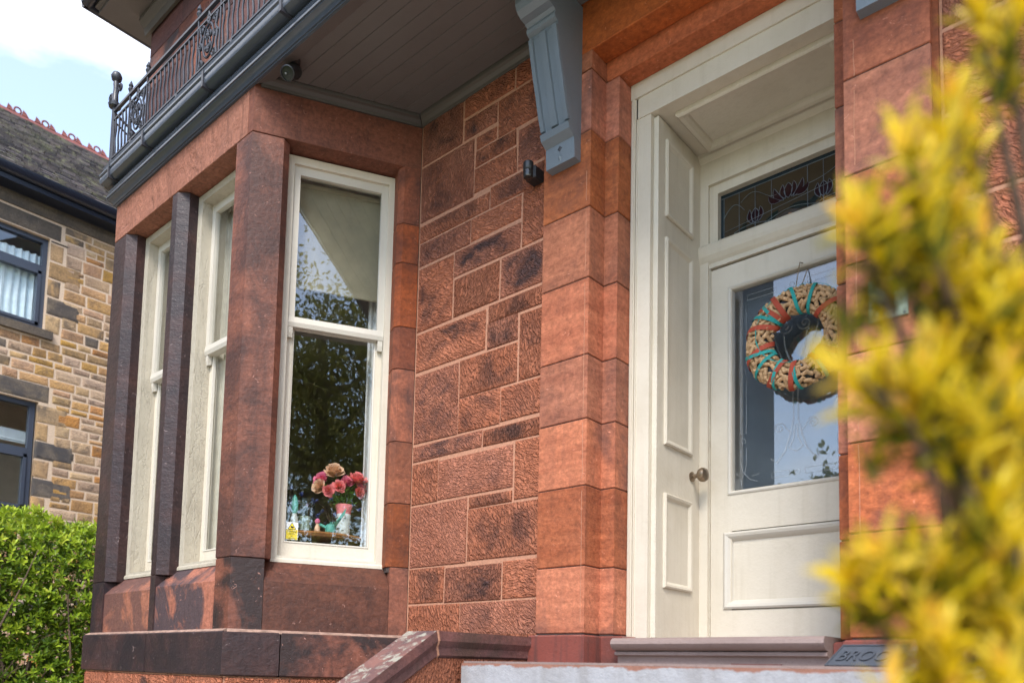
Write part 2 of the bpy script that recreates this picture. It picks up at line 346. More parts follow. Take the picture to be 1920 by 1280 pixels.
class MB:
    def __init__(s, fr=None): s.v = []; s.f = []; s.fr = fr or Fr((0, 0, 0), (1, 0, 0), (0, -1, 0)); s.mi = []; s.cm = 0
    def add(s, vs, fs, local=True):
        n = len(s.v)
        s.v += [s.fr.p(*a) for a in vs] if local else [tuple(a) for a in vs]
        s.f += [tuple(n+i for i in f) for f in fs]; s.mi += [s.cm]*len(fs); return s
    def box(s, u0, u1, z0, z1, o0, o1):
        return s.add([(u0, o0, z0), (u1, o0, z0), (u1, o1, z0), (u0, o1, z0), (u0, o0, z1), (u1, o0, z1), (u1, o1, z1), (u0, o1, z1)],
                     [(0, 3, 2, 1), (4, 5, 6, 7), (0, 1, 5, 4), (1, 2, 6, 5), (2, 3, 7, 6), (3, 0, 4, 7)])
    def stone(s, u0, u1, z0, z1, of, ob, bev=.008, jit=0.0, bulge=0.0):
        j = lambda: random.uniform(-jit, jit)
        c = [(u0+j(), z0+j()), (u1+j(), z0+j()), (u1+j(), z1+j()), (u0+j(), z1+j())]
        cu, cz = (u0+u1)/2, (z0+z1)/2
        def ins(p, d): return (p[0]+(d if p[0] < cu else -d), p[1]+(d if p[1] < cz else -d))
        vs = [(p[0], ob, p[1]) for p in c]+[(p[0], of-bev, p[1]) for p in c]
        q = [ins(p, bev) for p in c]; vs += [(p[0], of, p[1]) for p in q]
        fs = [(0, 1, 5, 4), (1, 2, 6, 5), (2, 3, 7, 6), (3, 0, 4, 7), (4, 5, 9, 8), (5, 6, 10, 9), (6, 7, 11, 10), (7, 4, 8, 11)]
        if bulge:
            d = min(.03, (u1-u0)*.2, (z1-z0)*.2); q2 = [ins(p, d) for p in q]; vs += [(p[0], of+bulge*random.uniform(.5, 1), p[1]) for p in q2]
            fs += [(8, 9, 13, 12), (9, 10, 14, 13), (10, 11, 15, 14), (11, 8, 12, 15), (12, 13, 14, 15)]
        else: fs.append((8, 9, 10, 11))
        fs.append((3, 2, 1, 0))
        return s.add(vs, fs)
    def prism(s, poly, z0, z1, local=True, bev=0.0):
        n = len(poly)
        if bev:
            cx = sum(p[0] for p in poly)/n; cy = sum(p[1] for p in poly)/n
            rings = []
            # simple inset of the polygon by moving vertices along their corner bisector
            ins = []
            ar = sum(poly[i][0]*poly[(i+1) % n][1]-poly[(i+1) % n][0]*poly[i][1] for i in range(n)); sg = 1 if ar > 0 else -1
            for i in range(n):
                a = Vector(poly[i-1]); b = Vector(poly[i]); c = Vector(poly[(i+1) % n])
                e1 = (b-a).normalized(); e2 = (c-b).normalized()
                n1 = Vector((-e1.y, e1.x))*sg; n2 = Vector((-e2.y, e2.x))*sg
                k = n1+n2; k = k/max(.3, k.length_squared)*2*1 if k.length > 1e-6 else n1
                ins.append((b.x+k.x*bev, b.y+k.y*bev))
            rings = [(ins, z0), (poly, z0+bev), (poly, z1-bev), (ins, z1)]
        else: rings = [(poly, z0), (poly, z1)]
        vs = [(p[0], p[1], z) for r, z in rings for p in r]; k = len(rings)
        fs = [(i+j*n, (i+1) % n+j*n, (i+1) % n+(j+1)*n, i+(j+1)*n) for j in range(k-1) for i in range(n)]
        fs += [tuple(reversed(range(n))), tuple(range((k-1)*n, k*n))]
        return s.add(vs, fs, local)
    def extr(s, prof, u0, u1, du=None, caps=True):
        """profile [(o,z)] run along u; du(o) lets the ends follow a mitre"""
        n = len(prof); a = [(u0+(du[0]*p[0] if du else 0), p[0], p[1]) for p in prof]; b = [(u1+(du[1]*p[0] if du else 0), p[0], p[1]) for p in prof]
        fs = [(i, (i+1) % n, n+(i+1) % n, n+i) for i in range(n)]
        if caps: fs += [tuple(reversed(range(n))), tuple(range(n, 2*n))]
        return s.add(a+b, fs)
    def tube(s, pts, rad, k=8, local=False, cap=True):
        P = [Vector(s.fr.p(*p)) if local else Vector(p) for p in pts]; n = len(P)
        rad = rad if isinstance(rad, (list, tuple)) else [rad]*n
        T = [(P[min(i+1, n-1)]-P[max(i-1, 0)]).normalized() for i in range(n)]
        up = Vector((0, 0, 1)) if abs(T[0].z) < .9 else Vector((1, 0, 0))
        X = T[0].cross(up).normalized(); vs = []
        for i in range(n):
            X = (X-T[i]*X.dot(T[i]));
            X = X.normalized() if X.length > 1e-6 else T[i].orthogonal().normalized()
            Y = T[i].cross(X)
            for a in range(k):
                t = 2*math.pi*a/k; vs.append(tuple(P[i]+(X*math.cos(t)+Y*math.sin(t))*rad[i]))
        fs = [(i*k+a, i*k+(a+1) % k, (i+1)*k+(a+1) % k, (i+1)*k+a) for i in range(n-1) for a in range(k)]
        if cap: fs += [tuple(reversed(range(k))), tuple(range((n-1)*k, n*k))]
        return s.add(vs, fs, False)
    def lathe(s, prof, c, k=20, axis=None):
        """profile [(r,h)] around axis from c"""
        ax = Vector(axis or (0, 0, 1)).normalized(); X = ax.orthogonal().normalized(); Y = ax.cross(X); c = Vector(c); vs = []
        for r, h in prof:
            for a in range(k):
                t = 2*math.pi*a/k; vs.append(tuple(c+ax*h+(X*math.cos(t)+Y*math.sin(t))*r))
        n = len(prof); fs = [(i*k+a, i*k+(a+1) % k, (i+1)*k+(a+1) % k, (i+1)*k+a) for i in range(n-1) for a in range(k)]
        fs += [tuple(reversed(range(k))), tuple(range((n-1)*k, n*k))]
        return s.add(vs, fs, False)
    def mesh(s, name, mats, smooth=False, fix=True):
        me = bpy.data.meshes.new(name); me.from_pydata(s.v, [], s.f)
        mats = mats if isinstance(mats, (list, tuple)) else [mats]
        for mm in mats: me.materials.append(M[mm])
        if len(mats) > 1: me.polygons.foreach_set('material_index', s.mi)
        if fix:
            bm = bmesh.new(); bm.from_mesh(me); bmesh.ops.recalc_face_normals(bm, faces=bm.faces); bm.to_mesh(me); bm.free()
        if smooth:
            me.polygons.foreach_set('use_smooth', [True]*len(me.polygons))
            try: me.set_sharp_from_angle(angle=R(38))
            except Exception: pass
        me.update(); return me
    def build(s, name, mats, parent=None, smooth=False):
        o = bpy.data.objects.new(name, s.mesh(name, mats, smooth)); link(o, parent)
        if parent is not None: o.location = -wloc(parent)
        return o
def mesh_obj(name, me, parent=None, loc=None):
    o = bpy.data.objects.new(name, me); link(o, parent)
    if parent is not None: o.location = -wloc(parent)+Vector(loc or (0, 0, 0))
    elif loc: o.location = loc
    return o
def lerp(a, b, t): return a+(b-a)*t

YB = -.932; XC = -3.528; SN, CS = math.sin(CANT), math.cos(CANT)
FW = Fr((0, 0, 0), (1, 0, 0), (0, -1, 0))                    # main facade
FB = Fr((0, YB, 0), (1, 0, 0), (0, -1, 0))                   # bay front
FC = Fr((XC, 0, 0), (SN, CS, 0), (CS, -SN, 0))               # bay cant: u = -t
FN = Fr((-12, 0, 0), (0, 1, 0), (1, 0, 0))                   # neighbour wall
GZ = -1.35
def C(t, off): p = FC.p(-t, off, 0); return (p[0], p[1])
def Lc(t, off): p = C(t, off); return (-9.978-p[0], p[1])    # mirrored cant
def unproj(px, py, plane, val):
    d = CR*((px-PPX)/FPX)-CU*((py-PPY)/FPX)+F_
    i = 'xyz'.index(plane); k = (val-CAM[i])/d[i]; return CAM+d*k

# ================================================================== SETTING
g = MB(); g.add([(-400, -400, GZ), (400, -400, GZ), (400, 400, GZ), (-400, 400, GZ)], [(0, 1, 2, 3)], False)
tag(g.build('ground', 'ground'), kind='structure')
g = MB(); g.add([(-60, -60, GZ+.02), (60, -60, GZ+.02), (60, -6.0, GZ+.02), (-60, -6.0, GZ+.02)], [(0, 1, 2, 3)], False)
tag(g.build('lawn', 'lawn'), kind='structure')

# ================================================================== THE HOUSE
house = thing('sandstone_house', 'red sandstone house with a canted bay window and recessed cream doorway', 'house', (-3.2, 1.2, GZ))

# ---- rubble wall between bay and door
wall = MB(); wall.box(XC, -2.40, GZ, 3.60, -.30, -.004)
wall = wall.build('rubble_wall', 'mortar', house)
ZS = 4.7407
def zw(w, x, y):
    ox, oy = {1: (770, 80), 2: (770, 340), 3: (760, 600), 4: (750, 830), 5: (750, 1000)}[w]
    p = unproj(ox+x/ZS, oy+y/ZS, 'y', 0); return p.x, p.z
PL = -2.499
RS = [  # (left/top, right/bottom); None = against bay corner, 'P' = against pier, 'S' = under soffit
    (None, 'S', (1, 455, 890)), ((1, 480, 680), 'S', (1, 920, 400)), ((1, 940, 385), 'S', (1, 940, 395), 'P'),
    ((1, 480, 705), None, (1, 765, 700)), ((1, 785, 520), None, (1, 785, 840), 'P'), ((1, 585, 850), None, (1, 760, 850)),
    (None, (1, 115, 1120), (2, 550, 135)), ((1, 580, 975), None, (1, 935, 905)), ((1, 570, 1130), None, (1, 935, 1145)),
    ((1, 960, 780), None, (1, 950, 1135), 'P'), ((2, 712, 55), None, (2, 712, 235), 'P'), (None, (2, 90, 410), (2, 695, 245)),
    (None, (2, 90, 565), (2, 525, 550)), ((2, 540, 340), None, (2, 975, 325)), ((2, 1000, 95), None, (2, 995, 575), 'P'),
    ((2, 390, 640), None, (2, 970, 590)), (None, (2, 65, 800), (2, 360, 1225)), ((2, 385, 880), None, (2, 780, 1050)),
    ((2, 805, 690), None, (2, 800, 1035), 'P'), ((2, 690, 1110), None, (2, 685, 1265), 'P'), (None, (3, 100, 145), (3, 705, 260)),
    ((3, 730, 35), None, (3, 995, 165)), ((2, 970, 1185), None, (3, 1005, 540), 'P'), ((3, 485, 370), None, (3, 985, 545)),
    (None, (3, 80, 510), (3, 455, 1010)), ((3, 475, 710), None, (3, 830, 915)), ((3, 850, 605), None, (3, 850, 900), 'P'),
    (None, (3, 65, 1135), (3, 675, 1125)), ((3, 690, 985), None, (3, 690, 1125), 'P'), (None, (4, 110, 205), (4, 325, 520)),
    ((4, 345, 160), None, (4, 995, 385)), ((3, 975, 1080), None, (4, 1010, 500), 'P'), ((4, 610, 490), None, (4, 990, 520)),
    (None, (4, 85, 580), (4, 580, 1060)), ((4, 605, 600), None, (4, 600, 1045), 'P'), (None, (5, 75, 325), (5, 380, 605)),
    ((5, 400, 310), None, (5, 890, 580)), ((5, 910, 250), None, (5, 905, 575), 'P'), (None, (5, 65, 650), (5, 515, 930)),
    ((5, 535, 620), None, (5, 535, 930), 'P')]
for k, r in enumerate(RS):
    tl = r[0] if isinstance(r[0], tuple) else (r[1] if isinstance(r[1], tuple) else None)
    x0 = zw(*r[0])[0] if r[0] else XC+.012
    z1 = 3.58 if r[1] == 'S' else zw(*tl)[1]
    x1, z0 = zw(*r[2])
    if len(r) > 3: x1 = PL
    s = MB(); s.stone(x0-.0022, x1+.0022, z0-.0022, z1+.0022, .002, -.05, .006, .003, .007)
    s.build('stone', 'rubble' if (k*7) % 3 else 'rubble2', wall)
def courses(u0, u1, z0, z1, hs, ws, jit=0.0):
    out = []; z = z0; i = 0
    while z < z1-.02:
        h = min(random.uniform(*hs), z1-z)
        if z1-(z+h) < hs[0]*.6: h = z1-z
        u = u0
        while u < u1-.01:
            wd = random.uniform(*ws)
            if u1-(u+wd) < ws[0]*.7: wd = u1-u
            if h > hs[0]*1.55 and random.random() < .3 and wd > ws[0]*1.3:
                q = random.uniform(.4, .6); out += [(u, u+wd*.999, z, z+h*q), (u, u+wd*.55, z+h*q, z+h), (u+wd*.55, u+wd, z+h*q, z+h)]
            else: out.append((u, u+wd, z, z+h))
            u += wd
        z += h
    return out
for a, b, c, d in courses(XC+.012, PL, GZ, .245, (.18, .3), (.3, .5)):
    s = MB(); s.stone(a+.006, b-.006, c+.006, d-.006, .002, -.05, .007, .003, .006); s.build('stone', 'rubble', wall)

# ---- wall to the right of the door
rw = MB(); rw.box(-.70, 2.6, GZ, 3.60, -.30, -.004); rw = rw.build('rubble_wall', 'mortar', house)
random.seed(21)
for a, b, c, d in courses(-.63, 1.6, .2, 3.5, (.2, .36), (.36, .72)):
    s = MB(); s.stone(a+.007, b-.007, c+.007, d-.007, .002, -.05, .007, .003, .008); s.build('stone', random.choice(['rubble', 'rubble2']), rw)
for a, b, c, d in courses(-.63, 1.6, GZ, .2, (.25, .4), (.4, .7)):
    s = MB(); s.stone(a+.007, b-.007, c+.007, d-.007, .002, -.05, .007, .003, .008); s.build('stone', 'rubble', rw)
# darker strip beside the right pier is built with the pier
# ---- wall left of the bay, upper storey
lw = MB(); lw.box(-7.72, -6.44, GZ, 3.60, -.30, -.0); lw.build('side_wall', 'upper', house)
up = MB(); up.box(-7.70, 2.6, 3.62, 6.70, -.30, -.006); up = up.build('upper_wall', 'mortar_dark', house)
random.seed(5)
for a, b, c, d in courses(-7.70, -3.0, 3.64, 6.68, (.34, .42), (.55, .95)):
    s = MB(); s.stone(a+.003, b-.003, c+.003, d-.003, .004, -.05, .006); s.build('block', random.choice(['upper', 'upper', 'bay']), up)
s = MB(); s.box(-7.72, -7.42, GZ, 6.70, -6, -.32); s.build('gable_wall', 'upper', house)
s = MB(); s.box(2.3, 2.6, GZ, 6.70, -6, -.32); s.build('gable_wall', 'upper', house)
s = MB(); s.box(-7.42, 2.3, GZ, 6.70, -6.3, -6.0); s.build('rear_wall', 'upper', house)
# eave and roof
ev = MB(); ev.extr([(-6.3, 6.66), (.42, 6.66), (.42, 6.70), (.46, 6.71), (.46, 6.80), (.42, 6.84), (-6.3, 6.84)], -8.02, 2.9); ev = ev.build('eaves', 'soffit', house)
e2 = MB(); e2.extr([(.02, 6.50), (.05, 6.50), (.07, 6.56), (.12, 6.62), (.12, 6.655), (.02, 6.655)], -7.74, 2.6); e2.build('eaves_moulding', 'soffit_trim', house)
e2 = MB(); e2.tube([(-8.09, -.55, 6.76), (-8.09, 6.3, 6.76)], .06, 10); e2.tube([(-8.09, -.52, 6.76), (2.9, -.52, 6.76)], .06, 10); e2.build('gutter', 'gutter', house, True)
rf = MB(); rf.add([(-8.1, -.5, 6.85), (2.95, -.5, 6.85), (2.95, 3.0, 9.2), (-8.1, 3.0, 9.2), (2.95, 6.4, 6.85), (-8.1, 6.4, 6.85)], [(0, 1, 2, 3), (3, 2, 4, 5), (0, 3, 5), (1, 4, 2), (0, 5, 4, 1)], False); rf.build('roof', 'slate', house)

# ---- door piers
ZJ = [.207, .547, .956, 1.301, 1.636, 2.044, 2.426, 2.845, 3.182]
def pier_poly(side):
    if side < 0:   # left pier, plan (x, y) as (u, o)
        return [(-2.499, .04), (-2.199, .04), (-2.199, -.10), (-2.118, -.10), (-2.118, -.22), (-2.118, -.36), (-2.499, -.36)]
    return [(-.655, .04), (-.655, -.36), (-1.045, -.36), (-1.045, -.22), (-1.045, -.10), (-.967, -.10), (-.967, .04)]
lp = MB(); lp.box(-2.49, -2.21, GZ, .195, -.30, .03); lp = lp.build('door_pier', 'mortar_dark', house)
rp_ = MB(); rp_.box(-.95, -.66, GZ, .16, -.30, .03); rp_ = rp_.build('door_pier', 'mortar_dark', house)
for i in range(len(ZJ)-1):
    s = MB(); s.prism(pier_poly(-1), ZJ[i]+.0025, ZJ[i+1]-.0025, True, .004); s.build('block', 'pier', lp)
ZJ2 = [.17, .58, .94, 1.30, 1.67, 2.046, 2.459, 2.85, 3.182]
for i in range(len(ZJ2)-1):
    s = MB(); s.prism(pier_poly(1), ZJ2[i]+.0025, ZJ2[i+1]-.0025, True, .004); s.build('block', 'pier_pink', rp_)
# joint filling just behind the faces
s = MB(); s.prism([(-2.493, .034), (-2.205, .034), (-2.205, -.106), (-2.124, -.106), (-2.124, -.35), (-2.493, -.35)], .2, 3.18); s.build('joint_fill', 'mortar_dark', lp)
s = MB(); s.prism([(-.661, .034), (-.661, -.35), (-1.039, -.35), (-1.039, -.106), (-.961, -.106), (-.961, .034)], .16, 3.18); s.build('joint_fill', 'mortar_dark', rp_)
# painted plinth blocks under the piers
s = MB(); s.prism([(-2.53, .065), (-2.18, .065), (-2.18, -.09), (-2.06, -.09), (-2.06, -.3), (-2.53, -.3)], GZ, .200, True, .008); s.build('plinth_block', 'plinth_red', lp)
s = MB(); s.prism([(-.63, .065), (-.63, -.3), (-1.07, -.3), (-1.07, -.09), (-.985, -.09), (-.985, .065)], GZ, .164, True, .008); s.build('plinth_block', 'plinth_red', rp_)
# narrow darker strip along the pier's right return
s = MB(); s.box(-.655, -.632, GZ, 3.5, -.012, .018); s.build('corner_strip', 'bay_mid', rp_)
for xx, par in ((-2.222, lp), (-.928, rp_)):
    for za, zb in ((.26, .93), (.99, 1.28), (1.33, 2.02), (2.08, 2.40), (2.46, 2.62)):
        s = MB(); s.tube([(xx+random.uniform(-.002, .002), -.0405, lerp(za, zb, i/6)) for i in range(7)], .0014, 5); s.build('caulk_line', 'mortar', par)
# lintel
ln = MB(); ln.prism([(-2.499, .04), (-.655, .04), (-.655, -.10), (-2.499, -.10)], 3.288, 3.62, True, .005)
ln = ln.build('door_lintel', 'lintel', house)
s = MB(); s.box(-2.499, -2.199, 3.186, 3.286, -.36, .039); s.build('block', 'lintel', ln)
s = MB(); s.box(-.967, -.655, 3.186, 3.286, -.36, .039); s.build('block', 'lintel', ln)
s = MB(); s.prism([(-2.197, -.101), (-.969, -.101), (-.969, -.36), (-2.197, -.36)], 3.186, 3.60, True, .005); s.build('block', 'lintel', ln)

# ---- door recess: frame, ceiling, storm door, inner frame, door
rec = MB()
rec.box(-2.116, -2.09, .19, 3.135, -.34, -.222)          # left outer bead
rec.box(-2.09, -2.003, .19, 3.135, -.76, -.232)          # left frame strip
rec.box(-1.045, -1.0, .16, 3.135, -.76, -.232)
rec.box(-2.10, -1.03, 2.985, 3.18, -.30, -.226)          # header
rec.box(-2.116, -1.03, 3.10, 3.184, -.30, -.215)
rec = rec.build('door_surround', 'cream', house)
s = MB(); s.extr([(-.222, .2), (-.215, .2), (-.209, .2), (-.206, .2)], 0, 0) if False else None
s = MB(); s.box(-2.108, -2.096, .19, 3.12, -.23, -.216); s.box(-2.086, -2.079, .19, 3.11, -.24, -.226); s.build('bead', 'cream', rec)
ce = MB()
ce.box(-2.003, -1.0, 2.987, 3.02, -.80, -.30)
ce = ce.build('recess_ceiling', 'cream', rec)
def ring(mb, a0, a1, b0, b1, zt, prof):
    """picture-frame moulding in a horizontal plane: prof [(inset, z drop)]"""
    n = len(prof)
    vs = []
    for ins, dz in prof: vs += [(a0+ins, b0-ins, zt-dz), (a1-ins, b0-ins, zt-dz), (a1-ins, b1+ins, zt-dz), (a0+ins, b1+ins, zt-dz)]
    fs = [(i*4+j, i*4+(j+1) % 4, (i+1)*4+(j+1) % 4, (i+1)*4+j) for i in range(n-1) for j in range(4)]
    mb.add(vs, fs)
s = MB(); ring(s, -1.905, -1.10, -.31, -.70, 2.9868, [(0, 0), (0, .022), (.012, .03), (.03, .026), (.045, .012), (.05, 0)]); s.build('ceiling_panel', 'cream', rec)
s = MB(); s.extr([(-.755, 2.985), (-.715, 2.985), (-.72, 2.965), (-.74, 2.94), (-.755, 2.93)], -2.0, -1.0); s.build('cornice_bead', 'cream', rec)
# storm door folded against the left reveal
Xs = -2.002
st = MB(); st.box(Xs, Xs+.028, .20, 2.975, -.748, -.262); st = st.build('storm_door', 'cream', house)
def panel_x(x, y0, y1, z0, z1, parent, raise_=.012):
    """bolection panel on a face looking along +x"""
    mb = MB()
    prof = [(0, 0), (0, .010), (.008, .016), (.02, .013), (.030, .004), (.034, .001), (.036, .001)]
    vs = []
    for ins, d in prof: vs += [(x+d, y0+ins, z0+ins), (x+d, y1-ins, z0+ins), (x+d, y1-ins, z1-ins), (x+d, y0+ins, z1-ins)]
    n = len(prof); fs = [(i*4+j, i*4+(j+1) % 4, (i+1)*4+(j+1) % 4, (i+1)*4+j) for i in range(n-1) for j in range(4)]; fs.append(tuple((n-1)*4+j for j in range(4)))
    mb.add(vs, fs, False); return mb.build('panel', 'cream', parent)
for z0, z1 in ((2.45, 2.88), (1.21, 2.335), (.46, .955)): panel_x(Xs+.0285, .335, .64, z0, z1, st)
kn = MB(); kn.lathe([(.026, 0), (.028, .008), (.012, .015), (.012, .038), (.022, .044), (.036, .056), (.040, .072), (.034, .088), (.014, .096), (.001, .097)], (Xs+.028, .648, 1.10), 16, (1, -.1, 0)); kn.build('knob', 'brass', st, True)
rr = MB(); rr.box(-1.03, -1.002, .20, 2.975, -.748, -.262); rr.build('storm_door', 'cream', house)
# inner frame
YD = .755
fm = MB()
fm.box(-2.002, -1.925, .19, 2.80, -YD-.1, -YD+.012); fm.box(-1.066, -1.0, .19, 2.80, -YD-.1, -YD+.012)
fm.box(-2.0, -1.0, 2.80, 2.992, -YD-.1, -YD+.0118)
fm = fm.build('door_frame', 'cream', house)
s = MB(); s.box(-1.925, -1.066, 2.745, 2.80, -YD-.08, -YD-.01); s.box(-1.925, -1.878, 2.44, 2.745, -YD-.08, -YD-.01); s.box(-1.112, -1.066, 2.44, 2.745, -YD-.08, -YD-.01); s.build('fanlight_frame', 'cream', fm)
s = MB(); s.extr([(-YD-.08, 2.31), (-YD+.002, 2.31), (-YD+.002, 2.335), (-YD+.016, 2.35), (-YD+.030, 2.375), (-YD+.034, 2.395), (-YD+.034, 2.43), (-YD+.026, 2.445), (-YD-.08, 2.46)], -1.999, -1.001); s.build('transom', 'cream', fm)
s = MB(); s.box(-1.926, -1.918, .20, 2.31, -YD-.04, -YD-.004); s.build('door_stop', 'cream_old', fm)
# fanlight: leaded panes, tulips
fan = MB(); fan.box(-1.876, -1.114, 2.447, 2.744, -YD-.058, -YD-.05); fan = fan.build('fanlight', 'st_amber', house)
yo = -YD-.0488
def flat(name, mat, poly, parent, o=yo, th=.0012):
    mb = MB(); n = len(poly); mb.add([(p[0], o, p[1]) for p in poly]+[(p[0], o+th, p[1]) for p in poly], [tuple(reversed(range(n))), tuple(range(n, 2*n))]+[(i, (i+1) % n, n+(i+1) % n, n+i) for i in range(n)])
    return mb.build(name, mat, parent)
flat('pane', 'st_blue', [(-1.876, 2.722), (-1.114, 2.722), (-1.114, 2.744), (-1.876, 2.744)], fan)
flat('pane', 'st_blue', [(-1.876, 2.447), (-1.858, 2.447), (-1.858, 2.722), (-1.876, 2.722)], fan)
def leafpoly(cx, cz, l, wd, ang, bend=0, n=9):
    L_, Rr = [], []
    for i in range(n):
        t = i/(n-1); a = wd*math.sin(math.pi*t)**.8; x = bend*math.sin(math.pi*t); L_.append((x-a, (t-.5)*l)); Rr.append((x+a, (t-.5)*l))
    pts = L_[:]+Rr[-2:0:-1]; c_, s_ = math.cos(ang), math.sin(ang)
    return [(cx+p[0]*c_-p[1]*s_, cz+p[0]*s_+p[1]*c_) for p in pts]
def tul(cx, cz, k=1.0, full=False):
    ps = [(0, 0, .085*k, .022*k, 0, 0), (-.022*k, .0, .085*k, .013*k, .15, -.01*k), (.022*k, .0, .085*k, .013*k, -.15, .01*k)]
    if full: ps += [(-.05*k, -.004, .10*k, .015*k, .55, -.014*k), (.05*k, -.004, .10*k, .015*k, -.55, .014*k), (-.075*k, -.02, .08*k, .014*k, .9, -.012*k), (.075*k, -.02, .08*k, .014*k, -.9, .012*k)]
    for i, (dx, dz, l, wd, a, b) in enumerate(ps):
        pl = leafpoly(cx+dx, cz+dz, l, wd, a, b); flat('pane', 'st_red', pl, fan, yo+.0004*(i+1))
        came([(p[0], p[1]) for p in pl]+[pl[0]], .0018)
cm = MB()
def came(pts, r=.0022): cm.tube([(p[0], yo+.0018, p[1]) for p in pts], r, 5, True)
for i, (a, b) in enumerate([(-1.68, 2.555), (-1.32, 2.56)]): tul(a, b); came([(a, 2.45), (a, b-.04)])
tul(-1.50, 2.625, 1.0, True)
for x in (-1.77, -1.68, -1.59, -1.40, -1.32, -1.23): came([(x, 2.449), (x, 2.722)], .0016)
came([(-1.876, 2.722), (-1.114, 2.722)]); came([(-1.858, 2.449), (-1.858, 2.722)])
came([(-1.858, 2.52), (-1.114, 2.60)], .0016)
def wave(p0, amp, n=40): return [(lerp(-1.80, -1.13, i/n), p0+amp*math.sin(i/n*math.pi*3+.3)) for i in range(n+1)]
came(wave(2.49, .022)); came(wave(2.50, -.024)); came([(-1.86+.12*t, 2.60+.06*math.sin(t*3)) for t in [i/10 for i in range(11)]]); came([(-1.76+.2*t, 2.66+.035*math.sin(t*5)) for t in [i/10 for i in range(11)]], .0016); came([(-1.40+.2*t, 2.62+.07*t*t) for t in [i/10 for i in range(11)]], .0016)
for cx, cz, a in ((-1.76, 2.49, -.5), (-1.60, 2.505, -1.0), (-1.44, 2.515, 1.35), (-1.35, 2.52, 1.8)): flat('pane', 'st_green', leafpoly(cx, cz, .12, .018, a, .006), fan, yo+.0003)
flat('pane', 'wood', leafpoly(-1.49, 2.475, .05, .018, .3), fan, yo+.0003)
cm.build('leading', 'lead', fan)
# door leaf
door = MB()
door.box(-1.918, -1.80, .195, 2.30, -YD-.06, -YD-.014); door.box(-1.19, -1.072, .195, 2.30, -YD-.06, -YD-.014)
door.box(-1.80, -1.19, 2.155, 2.30, -YD-.06, -YD-.0145)
door.box(-1.80, -1.19, .80, 1.02, -YD-.06, -YD-.0142); door.box(-1.80, -1.19, .195, .37, -YD-.06, -YD-.0142)
door = door.build('front_door', 'cream', house)
def pframe(mb, a0, a1, z0, z1, o, prof):
    vs = []
    for ins, d in prof: vs += [(a0+ins, o+d, z0+ins), (a1-ins, o+d, z0+ins), (a1-ins, o+d, z1-ins), (a0+ins, o+d, z1-ins)]
    n = len(prof); mb.add(vs, [(i*4+j, i*4+(j+1) % 4, (i+1)*4+(j+1) % 4, (i+1)*4+j) for i in range(n-1) for j in range(4)])
s = MB(); s.box(-1.80, -1.19, .37, .80, -YD-.05, -YD-.03); s.build('panel', 'cream', door)
s = MB(); pframe(s, -1.845, -1.15, .375, .795, -YD-.0145, [(0, 0), (.002, .008), (.012, .014), (.026, .010), (.036, .002), (.044, -.006), (.05, -.016)]); s.build('panel_moulding', 'white_paint', door)
s = MB(); pframe(s, -1.822, -1.168, .998, 2.177, -YD-.0145, [(0, 0), (.002, .006), (.010, .009), (.018, .004), (.023, -.012), (.024, -.03)]); s.build('glazing_bead', 'white_paint', door)
s = MB(); s.box(-1.918, -1.072, .186, .1945, -YD-.05, -YD-.006); s.build('draught_strip', 'brass', door)
gl = MB(); gl.box(-1.80, -1.19, 1.02, 2.155, -YD-.042, -YD-.037); gl = gl.build('glass_pane', 'glass_door', door)
# etched ornament on the glass
et = MB(); eo = -YD-.0362
def eline(pts, r=.0028): et.tube([(p[0], eo, p[1]) for p in pts], r, 5, True)
def spiral(cx, cz, r, turns, a0, sgn, n=26): return [(cx+r*(1-.85*i/n)*math.cos(a0+sgn*turns*2*math.pi*i/n), cz+r*(1-.85*i/n)*math.sin(a0+sgn*turns*2*math.pi*i/n)) for i in range(n+1)]
for x0, x1, z0, z1 in ((-1.757, -1.727, 1.33, 1.63), (-1.757, -1.727, 1.72, 2.03), (-1.263, -1.233, 1.33, 1.63), (-1.72, -1.56, 2.075, 2.105), (-1.40, -1.27, 2.075, 2.105), (-1.59, -1.50, 1.065, 1.095), (-1.42, -1.24, 1.065, 1.095)):
    eline([(x0, z0), (x1, z0), (x1, z1), (x0, z1), (x0, z0)], .002)
for x, z in ((-1.742, 1.675), (-1.742, 1.29), (-1.248, 1.29), (-1.46, 1.08), (-1.48, 2.09), (-1.248, 1.675)): eline([(x+.013*math.cos(a*.5), z+.013*math.sin(a*.5)) for a in range(14)], .002)
for sg, bx in ((1, -1.757), (-1, -1.233)):
    eline([(bx+sg*.0, 1.25), (bx, 1.16), (bx+sg*.012, 1.12), (bx+sg*.05, 1.075), (bx+sg*.09, 1.06)], .002); eline([(bx+sg*.03, 1.25), (bx+sg*.03, 1.16), (bx+sg*.02, 1.11), (bx, 1.08), (bx+sg*.004, 1.045)], .002)
    eline([(bx+sg*.06, 1.09), (bx+sg*.10, 1.10)], .002)
cxg = -1.495+.03
